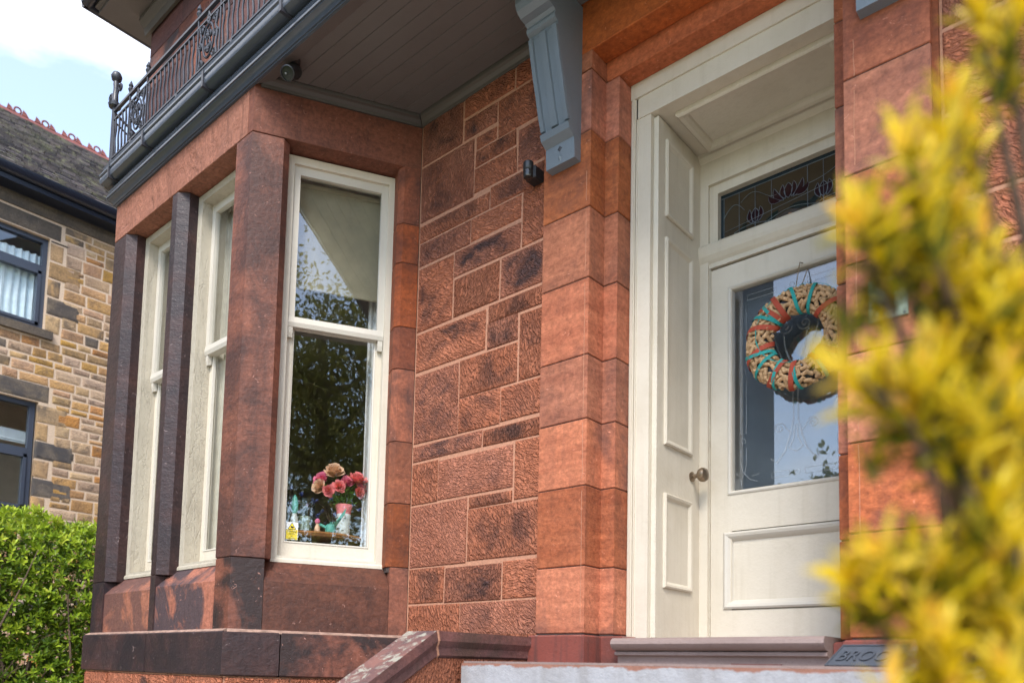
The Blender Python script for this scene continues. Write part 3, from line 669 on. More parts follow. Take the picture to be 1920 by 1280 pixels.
for sg in (-1, 1):
    eline([(cxg+sg*.012, 1.36), (cxg+sg*.012, 1.60), (cxg+sg*.02, 1.66), (cxg+sg*.05, 1.74), (cxg+sg*.06, 1.82)], .0045)
    eline([(cxg+sg*.012, 1.36), (cxg+sg*.03, 1.28), (cxg+sg*.055, 1.20), (cxg+sg*.10, 1.14), (cxg+sg*.13, 1.17)], .0045)
    eline([(cxg+sg*.03, 1.295), (cxg+sg*.05, 1.32)]+spiral(cxg+sg*.085, 1.325, .03, 1.6, math.pi if sg > 0 else 0, -sg), .0036)
    eline([(cxg+sg*.006, 1.33), (cxg+sg*.012, 1.26), (cxg+sg*.035, 1.21), (cxg+sg*.0, 1.19)], .004)
    eline(spiral(cxg+sg*.05, 1.86, .035, 1.4, 0 if sg < 0 else math.pi, sg), .004)
    eline([(cxg+sg*.03, 1.62), (cxg+sg*.07, 1.70), (cxg+sg*.11, 1.82), (cxg+sg*.12, 1.90)], .004)
    eline(spiral(cxg+sg*.028, 1.62, .022, 1.3, 1.0, sg), .0035)
eline([(-1.25, 1.32), (-1.25, 1.70)], .0025)
et.build('etched_ornament', 'etch', gl)
hall = MB(); hall.box(-2.3, -.7, .15, 3.1, -4, -.9)
hall.f = [tuple(reversed(f)) for f in hall.f]
hm = hall.build('hall_lining', 'room_dark', house)
s = MB(); s.box(-2.3, -2.0, .15, 3.1, -.88, -.80); s.box(-1.0, -.7, .15, 3.1, -.88, -.80); s.box(-2.3, -.7, 2.95, 3.15, -.88, -.865); s.build('hall_wall', 'room_dark', house)

# door sill
s = MB(); s.extr([(-.9, .03), (-.02, .03), (-.02, .055), (-.05, .06), (-.05, .098), (-.02, .104), (-.02, .118), (-.035, .123), (-.008, .128), (.012, .138), (.022, .155), (.018, .172), (.0, .184), (-.9, .186)], -2.058, -1.072); s.build('door_sill', 'sill', house, True)

# ---- bay window masonry
def part(name, mat, parent, fn, fr=None, smooth=False):
    mb = MB(fr); fn(mb); return mb.build(name, mat, parent, smooth)
bay = MB(); bay.prism([C(0, -.2), C(.9, -.2), (-4.3, YB+.22), (-5.68, YB+.22), Lc(.9, -.2), Lc(0, -.2), (-6.2, .1), (-3.7, .1)], GZ, .2, False)
bay = bay.build('bay_base', 'mortar_dark', house)
SB = .126
cp = [(-4.20, YB), (-4.028, YB), C(.868, 0), C(.83, -.038), C(.83, -.2), (-4.26, YB+.2), (-4.26, YB+.06)]
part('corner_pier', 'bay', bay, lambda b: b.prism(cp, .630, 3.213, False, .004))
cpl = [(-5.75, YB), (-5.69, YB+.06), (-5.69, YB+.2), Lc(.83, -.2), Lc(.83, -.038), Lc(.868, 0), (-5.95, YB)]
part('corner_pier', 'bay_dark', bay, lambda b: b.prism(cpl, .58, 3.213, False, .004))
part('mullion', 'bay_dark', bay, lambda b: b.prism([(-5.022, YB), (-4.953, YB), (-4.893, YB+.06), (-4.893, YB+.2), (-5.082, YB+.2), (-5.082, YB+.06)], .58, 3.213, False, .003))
jz = [.63, 1.03, 1.42, 1.886, 2.16, 2.58, 2.84, 3.225]
jp = [C(0, 0), C(.106, 0), C(.139, -.033), C(.139, -.2), C(0, -.2)]
jr = MB(); jr.prism([C(.004, -.005), C(.10, -.005), C(.13, -.038), C(.13, -.19), C(.004, -.19)], .6, 3.22, False); jr = jr.build('window_jamb', 'mortar_dark', bay)
for i in range(len(jz)-1): part('block', 'bay_mid', jr, lambda b: b.prism(jp, jz[i]+.002, jz[i+1]-.002, False, .003))
# lintels
cl = [C(0, 0), C(1.0568, 0), C(1.02, -.10), C(0.98, -.26), C(0, -.26)]
part('lintel', 'bay_brown', bay, lambda b: b.prism([C(0, 0), C(1.057, 0), (-4.08, YB), (-4.08, YB+.1), C(.9, -.26), C(0, -.26)], 3.217, 3.52, False, .003))
part('lintel', 'bay_lintel', bay, lambda b: b.prism([(-5.95, YB), (-4.084, YB), (-4.084, YB+.26), (-5.84, YB+.26), Lc(.9, -.26), Lc(0, -.26), Lc(0, 0)], 3.217, 3.52, False, .003))
# aprons and sills
apc = [(-4.195, YB), (-4.028, YB), C(.868, 0), C(.868, -.2), (-4.195, YB+.2)]
part('corner_block', 'bay_sill', bay, lambda b: b.prism(apc, .2, .626, False, .004))
part('window_sill', 'bay_sill', bay, lambda b: b.extr([(-.3, .2), (0, .2), (0, .497), (-.004, .502), (-.12, .632), (-.3, .634)], -.866, -.118), FC)
part('jamb_base', 'bay_mid', bay, lambda b: b.prism([C(0, 0), C(.116, 0), C(.116, -.2), C(0, -.2)], .2, .628, False, .004))
part('window_sill', 'apron', bay, lambda b: b.extr([(-.3, .2), (-.008, .2), (-.008, .497), (-.012, .502), (-.13, .622), (-.3, .624)], -4.952, -4.197), FB)
part('window_sill', 'apron', bay, lambda b: b.extr([(-.3, .2), (-.008, .2), (-.008, .487), (-.012, .492), (-.13, .612), (-.3, .614)], -5.75, -5.024), FB)
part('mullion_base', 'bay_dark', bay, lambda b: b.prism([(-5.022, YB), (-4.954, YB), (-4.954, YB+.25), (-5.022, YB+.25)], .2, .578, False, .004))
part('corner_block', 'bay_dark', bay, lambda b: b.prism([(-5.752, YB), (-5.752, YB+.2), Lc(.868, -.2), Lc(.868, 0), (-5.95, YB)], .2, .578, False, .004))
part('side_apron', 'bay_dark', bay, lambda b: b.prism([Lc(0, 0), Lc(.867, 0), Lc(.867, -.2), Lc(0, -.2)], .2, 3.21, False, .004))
# plinth course
cor = (-4.028+.021, YB-.04); corl = (-5.95-.021, YB-.04)
pc = C(.764, .04); pz0, pz1 = -.058, .196
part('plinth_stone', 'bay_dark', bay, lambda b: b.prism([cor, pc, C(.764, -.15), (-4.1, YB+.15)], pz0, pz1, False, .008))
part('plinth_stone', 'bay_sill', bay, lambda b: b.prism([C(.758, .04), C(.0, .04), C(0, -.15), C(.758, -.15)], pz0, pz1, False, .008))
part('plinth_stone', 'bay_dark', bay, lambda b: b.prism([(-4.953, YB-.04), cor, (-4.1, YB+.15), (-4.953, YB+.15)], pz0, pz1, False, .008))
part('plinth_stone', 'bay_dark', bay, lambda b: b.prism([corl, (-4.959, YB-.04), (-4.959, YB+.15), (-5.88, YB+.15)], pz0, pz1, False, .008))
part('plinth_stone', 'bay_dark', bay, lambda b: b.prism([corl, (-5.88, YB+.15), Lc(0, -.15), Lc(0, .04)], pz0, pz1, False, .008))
# pale mortar fillet on the plinth ledge
part('ledge_mortar', 'ledge', bay, lambda b: (b.extr([(-.02, .19), (.034, .19), (.030, .199), (.003, .212), (-.02, .212)], -5.955, -4.025)), FB)
part('ledge_mortar', 'ledge', bay, lambda b: (b.extr([(-.02, .19), (.034, .19), (.030, .199), (.003, .212), (-.02, .212)], -1.06, 0)), FC)
# rubble base under the plinth
bb = MB(); bb.prism([(-4.028, YB-.012), C(0, .012), C(0, -.1), (-5.9, YB+.1), (-5.95, YB-.012)], GZ, -.06, False); bb = bb.build('bay_footing', 'mortar', bay)
random.seed(3)
for fr, a0, a1 in ((FB, -5.95, -4.02), (FC, -1.06, 0)):
    for a, b, c, d in courses(a0, a1, GZ, -.062, (.2, .3), (.22, .42)):
        s = MB(fr); s.stone(a+.006, b-.006, c+.006, d-.006, .026, -.03, .008, .004, .006); s.build('stone', 'rubble', bb)

# ---- sash windows of the bay
def sash_window(fr, u0, u1, z0, z1, of, zm, boxw, mats=('cream', 'cream', 'white_paint'), stile=.042, sb=.022):
    """timber sash window; upper sash stands in front of the lower one"""
    wd = MB(fr)
    wd.box(u0, u0+boxw, z0, z1, of-.2, of); wd.box(u1-boxw, u1, z0, z1, of-.2, of)
    wd.box(u0+boxw, u1-boxw, z1-.05, z1, of-.16, of-.001); wd.box(u0+boxw, u1-boxw, z0, z0+.03, of-.16, of+.004)
    root = wd.build('sash_window', mats[0], house)
    a, b = u0+boxw, u1-boxw
    us = MB(fr); f1 = of-sb
    us.box(a, a+stile, zm, z1-.05, f1-.035, f1); us.box(b-stile, b, zm, z1-.05, f1-.035, f1)
    us.box(a+stile, b-stile, z1-.105, z1-.05, f1-.035, f1-.001)
    us.extr([(f1-.035, zm-.04), (f1+.002, zm-.04), (f1+.010, zm-.015), (f1+.004, zm+.022), (f1-.035, zm+.03)], a+.001, b-.001)
    for x in (a+.003, b-.003-stile*.75): us.extr([(f1-.033, zm-.10), (f1-.012, zm-.105), (f1-.004, zm-.075), (f1-.001, zm-.04), (f1-.033, zm-.04)], x, x+stile*.75)
    us = us.build('upper_sash', mats[2], root)
    p = MB(fr); p.box(a+stile-.004, b-stile+.004, zm+.02, z1-.10, f1-.022, f1-.018); p.build('pane', 'glass', us)
    ls = MB(fr); f2 = f1-.040
    ls.box(a, a+stile, z0+.03, zm+.02, f2-.035, f2); ls.box(b-stile, b, z0+.03, zm+.02, f2-.035, f2)
    ls.box(a+stile, b-stile, z0+.03, z0+.125, f2-.035, f2-.001); ls.box(a+stile, b-stile, zm-.02, zm+.02, f2-.035, f2-.002)
    ls = ls.build('lower_sash', mats[1], root)
    p = MB(fr); p.box(a+stile-.004, b-stile+.004, z0+.12, zm-.015, f2-.022, f2-.018); p.build('pane', 'glass', ls)
    bd = MB(fr); pframe(bd, a+stile-.003, b-stile+.003, z0+.122, zm-.03, f2, [(0, 0), (.002, .004), (.010, .002), (.012, -.016)]); bd.build('glazing_bead', mats[2], ls)
    sb = MB(fr); sb.extr([(of-.02, z0-.012), (of+.012, z0-.012), (of+.012, z0+.006), (of+.004, z0+.016), (of-.02, z0+.016)], u0, u1); sb.build('sill_bead', mats[0], root)
    return root
sash_window(FC, -.826, -.137, .640, 3.205, -SB, 2.15, .040)
sash_window(FB, -4.893, -4.262, .628, 3.205, -SB, 2.13, .060, ('cream_old', 'cream', 'white_paint'), sb=.075)
sash_window(FB, -5.69, -5.084, .618, 3.205, -SB, 2.13, .060, ('cream_old', 'cream', 'white_paint'), sb=.075)
# ---- room behind the bay
rm = MB()
rm.box(-7.4, -2.7, .1, 3.30, -4.5, -.31); rm.f.pop(4)       # open towards the bay
rm.f = [tuple(reversed(f)) for f in rm.f]
o = rm.build('room_lining', 'room', house)
s = MB(); s.box(-7.4, -6.3, .1, 3.3, -.33, -.305); s.box(-3.55, -2.7, .1, 3.3, -.33, -.305); s.build('room_wall', 'room', house)
s = MB(); s.prism([C(.02, -.24), C(.97, -.24), (-5.7, YB+.25), Lc(.02, -.24), (-6.3, .33), (-3.6, .33)], 3.30, 3.33, False); s.build('bay_ceiling', 'ceiling', house)
s = MB(); s.prism([C(.02, -.24), C(.97, -.24), (-5.7, YB+.25), Lc(.02, -.24), (-6.3, .33), (-3.6, .33)], .1, .16, False); s.build('bay_floor', 'wood', house)
# curtain hanging at the wall-side edge of the canted window, curtains by the front windows
def curtain(fr, u0, u1, z0, z1, o, amp, waves, mat, name='curtain', parent=None):
    mb = MB(fr); n = waves*8; vs = []; fs = []
    for j in range(9):
        z = lerp(z0, z1, j/8)
        for i in range(n+1):
            u = lerp(u0, u1, i/n); vs.append((u, o+amp*math.sin(i/8*2*math.pi+.4*math.sin(j*.7))*(.7+.3*math.sin(i*1.7)), z))
    for j in range(8):
        for i in range(n): a = j*(n+1)+i; fs.append((a, a+1, a+n+2, a+n+1))
    mb.add(vs, fs); me = mb.mesh(name, mat, True, False); return mesh_obj(name, me, parent or house)
curtain(FC, -.235, -.10, .45, 3.0, -.36, .025, 3, 'curtain')
s = MB(FC); s.box(-.78, -.20, 2.42, 3.12, -.262, -.259); s.tube([(-.79, -.26, 3.11), (-.19, -.26, 3.11)], .018, 10, True); s.tube([(-.78, -.26, 2.42), (-.20, -.26, 2.42)], .009, 8, True); s.build('ceiling_stand_in', 'blind', house)  # added panel, stands in for the beige room ceiling behind the upper pane
curtain(FB, -4.36, -4.16, .45, 3.2, -.32, .02, 4, 'curtain')
curtain(FB, -4.84, -4.36, .45, 3.2, -.31, .016, 7, 'curtain_fill'); curtain(FB, -5.66, -5.12, .45, 3.2, -.31, .016, 8, 'curtain_fill')  # cream curtains added across both windows to brighten the dark panes

# ---- porch canopy: soffit boards, trims, cornice, gutter
can = MB(); can.prism([(XC+.3, .0), C(0, 0), C(1.05, 0), (-5.95, YB), Lc(0, 0), (-6.4, .3), (2.4, .3), (2.4, YB)], 3.585, 3.70, False)
can = can.build('canopy', 'soffit', house)
nb = 9; ya, ybd = -.055, YB+.075
for i in range(nb):
    y0 = lerp(ya, ybd, i/nb); y1 = lerp(ya, ybd, (i+1)/nb)
    xl = lambda y: XC+y*(SN/CS)
    s = MB(); g2 = .0035
    s.add([(xl(y0-g2)+.03, y0-g2, 3.556), (2.35, y0-g2, 3.556), (2.35, y1+g2, 3.556), (xl(y1+g2)+.03, y1+g2, 3.556), (xl(y0)+.03, y0, 3.562), (2.35, y0, 3.562), (2.35, y1, 3.562), (xl(y1)+.03, y1, 3.562), (xl(y0)+.03, y0, 3.583), (2.35, y0, 3.583), (2.35, y1, 3.583), (xl(y1)+.03, y1, 3.583)],
          [(0, 1, 2, 3), (0, 4, 5, 1), (2, 6, 7, 3), (4, 8, 9, 5), (6, 10, 11, 7), (8, 9, 10, 11), (0, 3, 7, 4), (4, 7, 11, 8), (1, 5, 6, 2), (5, 9, 10, 6)], False)
    s.build('board', 'soffit', can)
TR = [(0, 3.50), (.012, 3.50), (.018, 3.515), (.035, 3.53), (.050, 3.536), (.054, 3.548), (.054, 3.582), (0, 3.582)]
s = MB(FW); s.extr(TR, XC+.005, -2.47, (.55, 0)); s.build('wall_trim', 'soffit_trim', can)
s = MB(FC); s.extr(TR, -1.02, -.0, (0, -.7)); s.build('bay_trim', 'soffit_dark', can)
s = MB(); s.add([(-4.02, YB, 3.505), (2.4, YB, 3.505), (2.4, YB+.08, 3.535), (-3.93, YB+.08, 3.535), (-4.02, YB, 3.584), (2.4, YB, 3.584), (2.4, YB+.08, 3.584), (-3.93, YB+.08, 3.584)], [(0, 1, 2, 3), (4, 7, 6, 5), (0, 4, 5, 1), (2, 6, 7, 3), (0, 3, 7, 4), (1, 5, 6, 2)], False); s.build('front_border', 'soffit', can)
CP = [(0, 3.503), (.016, 3.503), (.018, 3.512), (.026, 3.512), (.030, 3.522), (.044, 3.536), (.064, 3.544), (.066, 3.552), (.074, 3.552), (.074, 3.566), (.050, 3.570), (.044, 3.582), (.056, 3.596), (.062, 3.610), (.058, 3.624), (.020, 3.626), (0, 3.626)]
s = MB(FB); s.extr(CP, -5.95, 2.4, (-.53, 0)); s.build('cornice', 'slate_paint', can, True)
s = MB(FB); s.extr([(0, 3.628), (.030, 3.628), (.035, 3.66), (.030, 3.69), (0, 3.69)], -5.95, 2.4, (-.53, 0)); s.build('shadow_fascia', 'iron', can)  # recessed strip coloured black to paint the shadow gap below the gutter
s = MB(FB); s.extr([(.036, 3.655), (.085, 3.648), (.112, 3.662), (.120, 3.690), (.112, 3.716), (.122, 3.722), (.122, 3.736), (.100, 3.740), (.04, 3.735)], -5.96, 2.4, (-.53, 0)); s.build('gutter', 'slate_paint', can, True)
s = MB(FB); s.extr([(-.30, 3.702), (.06, 3.742), (.098, 3.760), (.104, 3.790), (.085, 3.80), (.06, 3.812), (-.30, 3.83)], -5.95, 2.4, (-.53, 0)); s.build('deck_edge', 'slate_paint', can, True)
for x in (-5.86, -5.3, -4.46, -3.6, -2.8):
    s = MB(FB); s.box(x, x+.022, 3.64, 3.745, .04, .127); s.build('gutter_clip', 'iron', can)
# left return of the canopy edge
FL = Fr((-5.95, YB, 0), (-SN, CS, 0), (-CS, -SN, 0))
s = MB(FL); s.extr(CP, 0, 1.1, (-.53, 0)); s.build('cornice', 'slate_paint', can, True)
s = MB(FL); s.extr([(.036, 3.655), (.085, 3.648), (.112, 3.662), (.120, 3.690), (.112, 3.716), (.122, 3.722), (.122, 3.736), (.100, 3.740), (.04, 3.735)], 0, 1.1, (-.53, 0)); s.build('gutter', 'slate_paint', can, True)
# brackets
BP = [(.0, 2.69), (.055, 2.69), (.062, 2.80), (.105, 2.825), (.118, 2.855), (.100, 2.872), (.128, 2.95), (.150, 3.04), (.180, 3.14), (.205, 3.24), (.222, 3.315), (.222, 3.335), (.244, 3.345), (.250, 3.36), (.244, 3.378), (.262, 3.39), (.300, 3.395), (.332, 3.415), (.348, 3.445), (.344, 3.475), (.325, 3.50), (.345, 3.515), (.356, 3.535), (.350, 3.556), (0, 3.556)]
def bracket(xa, xb):
    b = MB(FW); b.extr([(p[0]+.04, p[1]) for p in BP], xa, xb); b = b.build('bracket', 'bracket', house)
    # raised fillets either side of the flute on the curved front
    cur = [p for p in BP if 2.87 <= p[1] <= 3.32 and p[0] > .05]
    for a, c in ((.0, .028), (.068, .112), (.152, .18)):
        k = (xb-xa)/.18
        f = MB(FW); n = len(cur)
        vs = [(xa+a*k, p[0]+.040, p[1]) for p in cur]+[(xa+c*k, p[0]+.040, p[1]) for p in cur]+[(xa+a*k+.003, p[0]+.054, p[1]) for p in cur]+[(xa+c*k-.003, p[0]+.054, p[1]) for p in cur]
        fs = []
        for i in range(n-1): fs += [(2*n+i, 2*n+i+1, 3*n+i+1, 3*n+i), (i, i+1, 2*n+i+1, 2*n+i), (n+i, 3*n+i, 3*n+i+1, n+i+1)]
        fs += [(0, 2*n, 3*n, n), (n-1, 2*n-1, 4*n-1, 3*n-1)]
        f.add(vs, fs); f.build('fillet', 'bracket', b)
    xm = (xa+xb)/2
    f = MB(FW); f.add([(xm, .100, 2.795), (xm+.016, .100, 2.772), (xm, .100, 2.755), (xm-.016, .100, 2.772), (xm, .104, 2.772)], [(0, 1, 4), (1, 2, 4), (2, 3, 4), (3, 0, 4)]); f.build('carved_drop', 'iron', b)
    f = MB(FW); f.add([(xm, .097, 2.75), (xm+.013, .096, 2.725), (xm, .096, 2.70), (xm-.013, .096, 2.725), (xm, .108, 2.728)], [(0, 1, 4), (1, 2, 4), (2, 3, 4), (3, 0, 4)]); f.build('carved_drop', 'bracket', b)
    return b
bracket(-2.445, -2.262); bracket(-.90, -.717)

# ---- iron balcony railing
RY = -1.0
rail = MB(); rail.box(-5.95, -.6, 3.850, 3.862, -RY-.008, -RY+.008); rail.box(-5.95, -.6, 4.165, 4.177, -RY-.008, -RY+.008); rail.box(-5.95, -.6, 4.232, 4.250, -RY-.012, -RY+.012)
rail.tube([(-5.95, RY, 3.856), (-6.42, RY+.85, 3.856)], .007, 6); rail.tube([(-5.95, RY, 4.24), (-6.42, RY+.85, 4.24)], .010, 6); rail.tube([(-5.95, RY, 4.17), (-6.42, RY+.85, 4.17)], .007, 6)
for x in (-5.6, -4.9, -4.2, -3.4, -2.6, -1.8, -1.0): rail.box(x-.012, x+.012, 3.80, 3.852, -RY-.012, -RY+.012)
rail = rail.build('balcony_railing', 'iron', house)
po = MB(); po.tube([(-5.95, RY, 3.79), (-5.95, RY, 4.27)], .019, 8); po.lathe([(.019, 0), (.045, .01), (.05, .03), (.03, .045), (.024, .06), (.018, .16), (.022, .2), (.018, .22), (.036, .235), (.042, .262), (.030, .288), (.004, .298)], (-5.95, RY, 4.27), 12)
for sg in (-1, 1): po.tube([(-5.95+sg*.015, RY, 4.30), (-5.95+sg*.035, RY, 4.37), (-5.95+sg*.06, RY, 4.41)]+[(-5.95+sg*(.085-.034*(1-.06*q)*math.cos(.4+q*.55)), RY, 4.395+.034*(1-.06*q)*math.sin(.4+q*.55)) for q in range(1, 13)], .0085, 6)
po.build('corner_post', 'iron', rail, True)
wb = MB(); n = 12
wb.tube([(.006*math.sin(i/n*math.pi*3.5), 0, lerp(3.86, 4.168, i/n)) for i in range(n+1)], [.0065+.002*abs(math.sin(i/n*math.pi*2)) for i in range(n+1)], 6); wbm = wb.mesh('baluster', 'iron', True)
sbm = MB().tube([(0, 0, 3.86), (0, 0, 4.24)], .008, 6).mesh('baluster', 'iron', True)
def scroll_panel():
    b = MB()
    def ln_(pts, r=.0095): b.tube([(p[0], 0, p[1]) for p in pts], r, 6)
    ln_([(.065*math.cos(a/16*2*math.pi), 4.02+.115*math.sin(a/16*2*math.pi)) for a in range(17)], .008)
    for sg in (-1, 1):
        ln_(spiral(sg*.022, 4.06, .026, 1.3, math.pi/2, sg)); ln_(spiral(sg*.02, 3.975, .026, 1.3, -math.pi/2, -sg)); ln_([(sg*.005, 3.94), (sg*.02, 4.02), (-sg*.015, 4.10)], .007)
        ln_(spiral(sg*.085, 4.13, .03, 1.4, math.pi if sg > 0 else 0, -sg)); ln_(spiral(sg*.085, 3.90, .03, 1.4, math.pi if sg > 0 else 0, sg))
        ln_([(sg*.115, 3.87), (sg*.10, 3.95), (sg*.115, 4.02), (sg*.09, 4.08), (sg*.115, 4.16)]); ln_(spiral(sg*.10, 4.02, .026, 1.2, 0 if sg > 0 else math.pi, sg))
    ln_([(0, 4.135), (-.02, 4.17), (.0, 4.215), (.02, 4.17), (0, 4.135)])
    return b.mesh('scroll_panel', 'iron', True)
spm = scroll_panel()
fin = MB(); fin.lathe([(.007, 0), (.012, .01), (.02, .03), (.012, .05), (.018, .06), (.012, .075), (.002, .10)], (0, 0, 4.25), 10); finm = fin.mesh('finial', 'iron', True)
x = -5.90; pat = ['w']*4+['s']+['P']+['s']+['w']*8; k = 0
while x < -.65:
    c = pat[k % len(pat)]; k += 1
    if c == 'w': mesh_obj('baluster', wbm, rail, (x, RY, 0)); x += .058
    elif c == 's':
        mesh_obj('baluster', sbm, rail, (x, RY, 0)); mesh_obj('finial', finm, rail, (x, RY, 0)); x += .04
    else: mesh_obj('scroll_panel', spm, rail, (x+.10, RY, 0)); x += .245

# ================================================================== ENTRANCE STEPS
steps = thing('entrance_steps', 'white painted entrance steps with sloping lichened stone coping', 'steps', (-1.6, -.6, GZ))
s = MB(); s.box(-2.50, -.565, GZ, .042, -.05, .60); s.build('landing', 'step', steps)
s = MB(); s.box(-2.50, -.565, .0425, .052, -.04, .585); s.build('landing_slab', 'sill', steps)
for i in range(5):
    s = MB(); zt = .045-(i+1)*.17; s.box(-2.50, -.565, GZ, zt, .602+i*.30, .898+i*.30); s.build('tread', 'step', steps)
# side walls with coping
def coping(xa, xb, parent):
    path = [(-.06, .197), (-.76, .188)]
    zs = -.76; prof = [(xa, 0), (xb, 0), (xb+.0, -.045), (xb-.02, -.075), (xb-.02, -.11), (xb-.055, -.14), (xa+.04, -.14), (xa, -.05)]
    a = MB(); n = len(prof)
    def ringp(y, z, sl): return [(p[0], y+(p[1]*sl), z+p[1]) for p in prof]
    r0, r1 = ringp(-.062, .190, 0), ringp(-.756, .184, -.26)
    a.add(r0+r1, [(i, (i+1) % n, n+(i+1) % n, n+i) for i in range(n)]+[tuple(range(n)), tuple(range(n, 2*n))], False)
    a.build('coping_stone', 'coping', parent)
    b = MB(); r2, r3 = ringp(-.764, .184, -.26), ringp(-2.32, -.75, -.1)
    b.cm = 0; b.add(r2+r3, [(i, (i+1) % n, n+(i+1) % n, n+i) for i in range(1, n)]+[tuple(range(n)), tuple(range(n, 2*n))], False)
    b.cm = 1; b.add([r2[0], r2[1], r3[1], r3[0]], [(0, 1, 2, 3)], False)
    o = b.build('coping_stone', ['coping', 'coping_top'], parent)
    s = MB(); s.add([(xa+.03, y, z) for y, z in ((-.066, GZ), (-.066, .07), (-.76, .06), (-2.3, -.88), (-2.3, GZ))]+[(xb-.03, y, z) for y, z in ((-.066, GZ), (-.066, .07), (-.76, .06), (-2.3, -.88), (-2.3, GZ))],
                    [(0, 1, 2, 3, 4), (9, 8, 7, 6, 5)]+[(i, (i+1) % 5, 5+(i+1) % 5, 5+i) for i in range(5)], False); s.build('side_wall', 'rubble', parent)
    j = MB(); q = ringp(-.760, .1855, -.26); j.tube(q[1:6], .006, 6); j.build('joint', 'mortar', parent)
coping(-2.70, -2.505, steps); coping(-.56, -.37, steps)

# metal draught strip pieces lying along the sill
ms = MB(); p0 = unproj(1063, 1243, 'y', -.10); p1 = unproj(1375, 1249, 'y', -.10); ms.extr([(.092, .053), (.108, .053), (.108, .059), (.092, .059)], p0.x, p1.x)
tag(ms.build('metal_strip', 'copper'), 'long brown metal strip lying on the landing below the door sill', 'strip', 'metal strips on the landing')
ms = MB(); p2 = unproj(1372, 1249, 'y', -.12); p3 = unproj(1466, 1249, 'y', -.12); ms.extr([(.112, .0535), (.126, .0535), (.126, .066), (.112, .066)], p2.x, p3.x)
tag(ms.build('metal_strip', 'copper'), 'short brown metal strip lying on the landing near the house sign', 'strip', 'metal strips on the landing')

# house name sign, leaning on the plinth
sg_ = thing('house_sign', 'dark slate house name sign with raised letters leaning by the door', 'sign', (-.86, -.14, .053))
tl = math.atan2(.055, .075)
def sp(u, v, d): return (-1.02+u+v*.50, -.165+v*.62-d*.75, .0545+v*.80-d*.0+d*.6)
s = MB(); s.add([sp(0, 0, 0), sp(.43, 0, 0), sp(.43, .10, 0), sp(0, .10, 0), sp(0, 0, .012), sp(.43, 0, .012), sp(.43, .10, .012), sp(0, .10, .012)], [(0, 3, 2, 1), (4, 5, 6, 7), (0, 1, 5, 4), (1, 2, 6, 5), (2, 3, 7, 6), (3, 0, 4, 7)], False); s.build('plate', 'slate_sign', sg_)
s = MB()
for (a, b, c, d) in ((0, .43, 0, .005), (0, .43, .095, .10), (0, .005, .005, .095), (.425, .43, .005, .095)):
    s.add([sp(a, c, .0122), sp(b, c, .0122), sp(b, d, .0122), sp(a, d, .0122), sp(a, c, .016), sp(b, c, .016), sp(b, d, .016), sp(a, d, .016)], [(0, 3, 2, 1), (4, 5, 6, 7), (0, 1, 5, 4), (1, 2, 6, 5), (2, 3, 7, 6), (3, 0, 4, 7)], False)
s.build('border', 'slate_sign', sg_)
def text_mesh(txt, size, extrude, fn, name, mat, parent, align='LEFT', shear=0.0):
    cu = bpy.data.curves.new(name, 'FONT'); cu.body = txt; cu.size = size; cu.extrude = extrude; cu.align_x = align; cu.shear = shear; cu.resolution_u = 3
    to = bpy.data.objects.new('tmp', cu); COL.objects.link(to)
    dg = bpy.context.evaluated_depsgraph_get(); dg.update()
    me = bpy.data.meshes.new_from_object(to.evaluated_get(dg)); bpy.data.objects.remove(to)
    for v in me.vertices: v.co = Vector(fn(v.co.x, v.co.y, v.co.z))
    me.name = name; me.materials.clear(); me.materials.append(M[mat]); me.update()
    return mesh_obj(name, me, parent)
text_mesh('BROOMFIELD', .068, .003, lambda x, y, z: sp(.02+x*.93, .024+y, .0155+z), 'lettering', 'slate_sign', sg_)

# verdigris name plate on the right pier
pl = thing('name_plate', 'verdigris brass name plate screwed to the right door pier', 'plate', (-.81, -.045, 1.42))
s = MB(); s.stone(-.884, -.746, 1.405, 1.575, .048, .0405, .002); s.build('plate', 'patina', pl)
for u, z in ((-.874, 1.565), (-.756, 1.565), (-.874, 1.415), (-.756, 1.415)):
    s = MB(); s.lathe([(.005, 0), (.005, .002), (.001, .003)], (u, -.048, z), 8, (0, -1, 0)); s.build('screw', 'lead', pl)

# motion sensor on the rubble wall
sn = thing('motion_sensor', 'small black motion sensor on the rubble wall beside the grey bracket', 'sensor', (-2.56, -.01, 2.68))
s = MB(); s.prism([(-2.60, .004), (-2.53, .004), (-2.53, .075), (-2.545, .09), (-2.585, .09), (-2.60, .075)], 2.705, 2.775, True, .006); s.build('housing', 'black', sn)
s = MB(); s.lathe([(.026, 0), (.029, .004), (.029, .044), (.024, .050), (.01, .052)], (-2.566, -.098, 2.742), 14); s.build('head', 'black', sn, True)
s = MB(); s.lathe([(.010, -.042), (.024, -.038), (.028, -.026), (.028, -.001), (.024, .0)], (-2.566, -.098, 2.740), 14); s.build('lens', 'lens', sn, True)
# bullet camera under the soffit
cp_ = unproj(548, 130, 'z', 3.50)
bc = thing('security_camera', 'dark bullet security camera under the porch soffit by the bay corner', 'camera', tuple(cp_))
ax = (Vector((-2.4, -3.3, 1.0))-cp_).normalized()
s = MB(); s.lathe([(.045, 0), (.045, .02), (.03, .03)], cp_+Vector((0, .0, .055)), 14, (0, 0, -1)); s.tube([cp_+Vector((0, 0, .04)), cp_+Vector((0, 0, .0))], .016, 8); s.build('mount', 'black', bc, True)
s = MB(); s.lathe([(.02, -.06), (.040, -.055), (.043, -.02), (.043, .075), (.038, .078), (.037, .066), (.0355, .066)], cp_+Vector((0, 0, -.02)), 18, ax); s.build('body', 'black', bc, True)
s = MB(); s.lathe([(.037, .060), (.037, .067), (.008, .068), (.007, .069)], cp_+Vector((0, 0, -.02)), 18, ax); s.build('face', 'lens', bc, True)
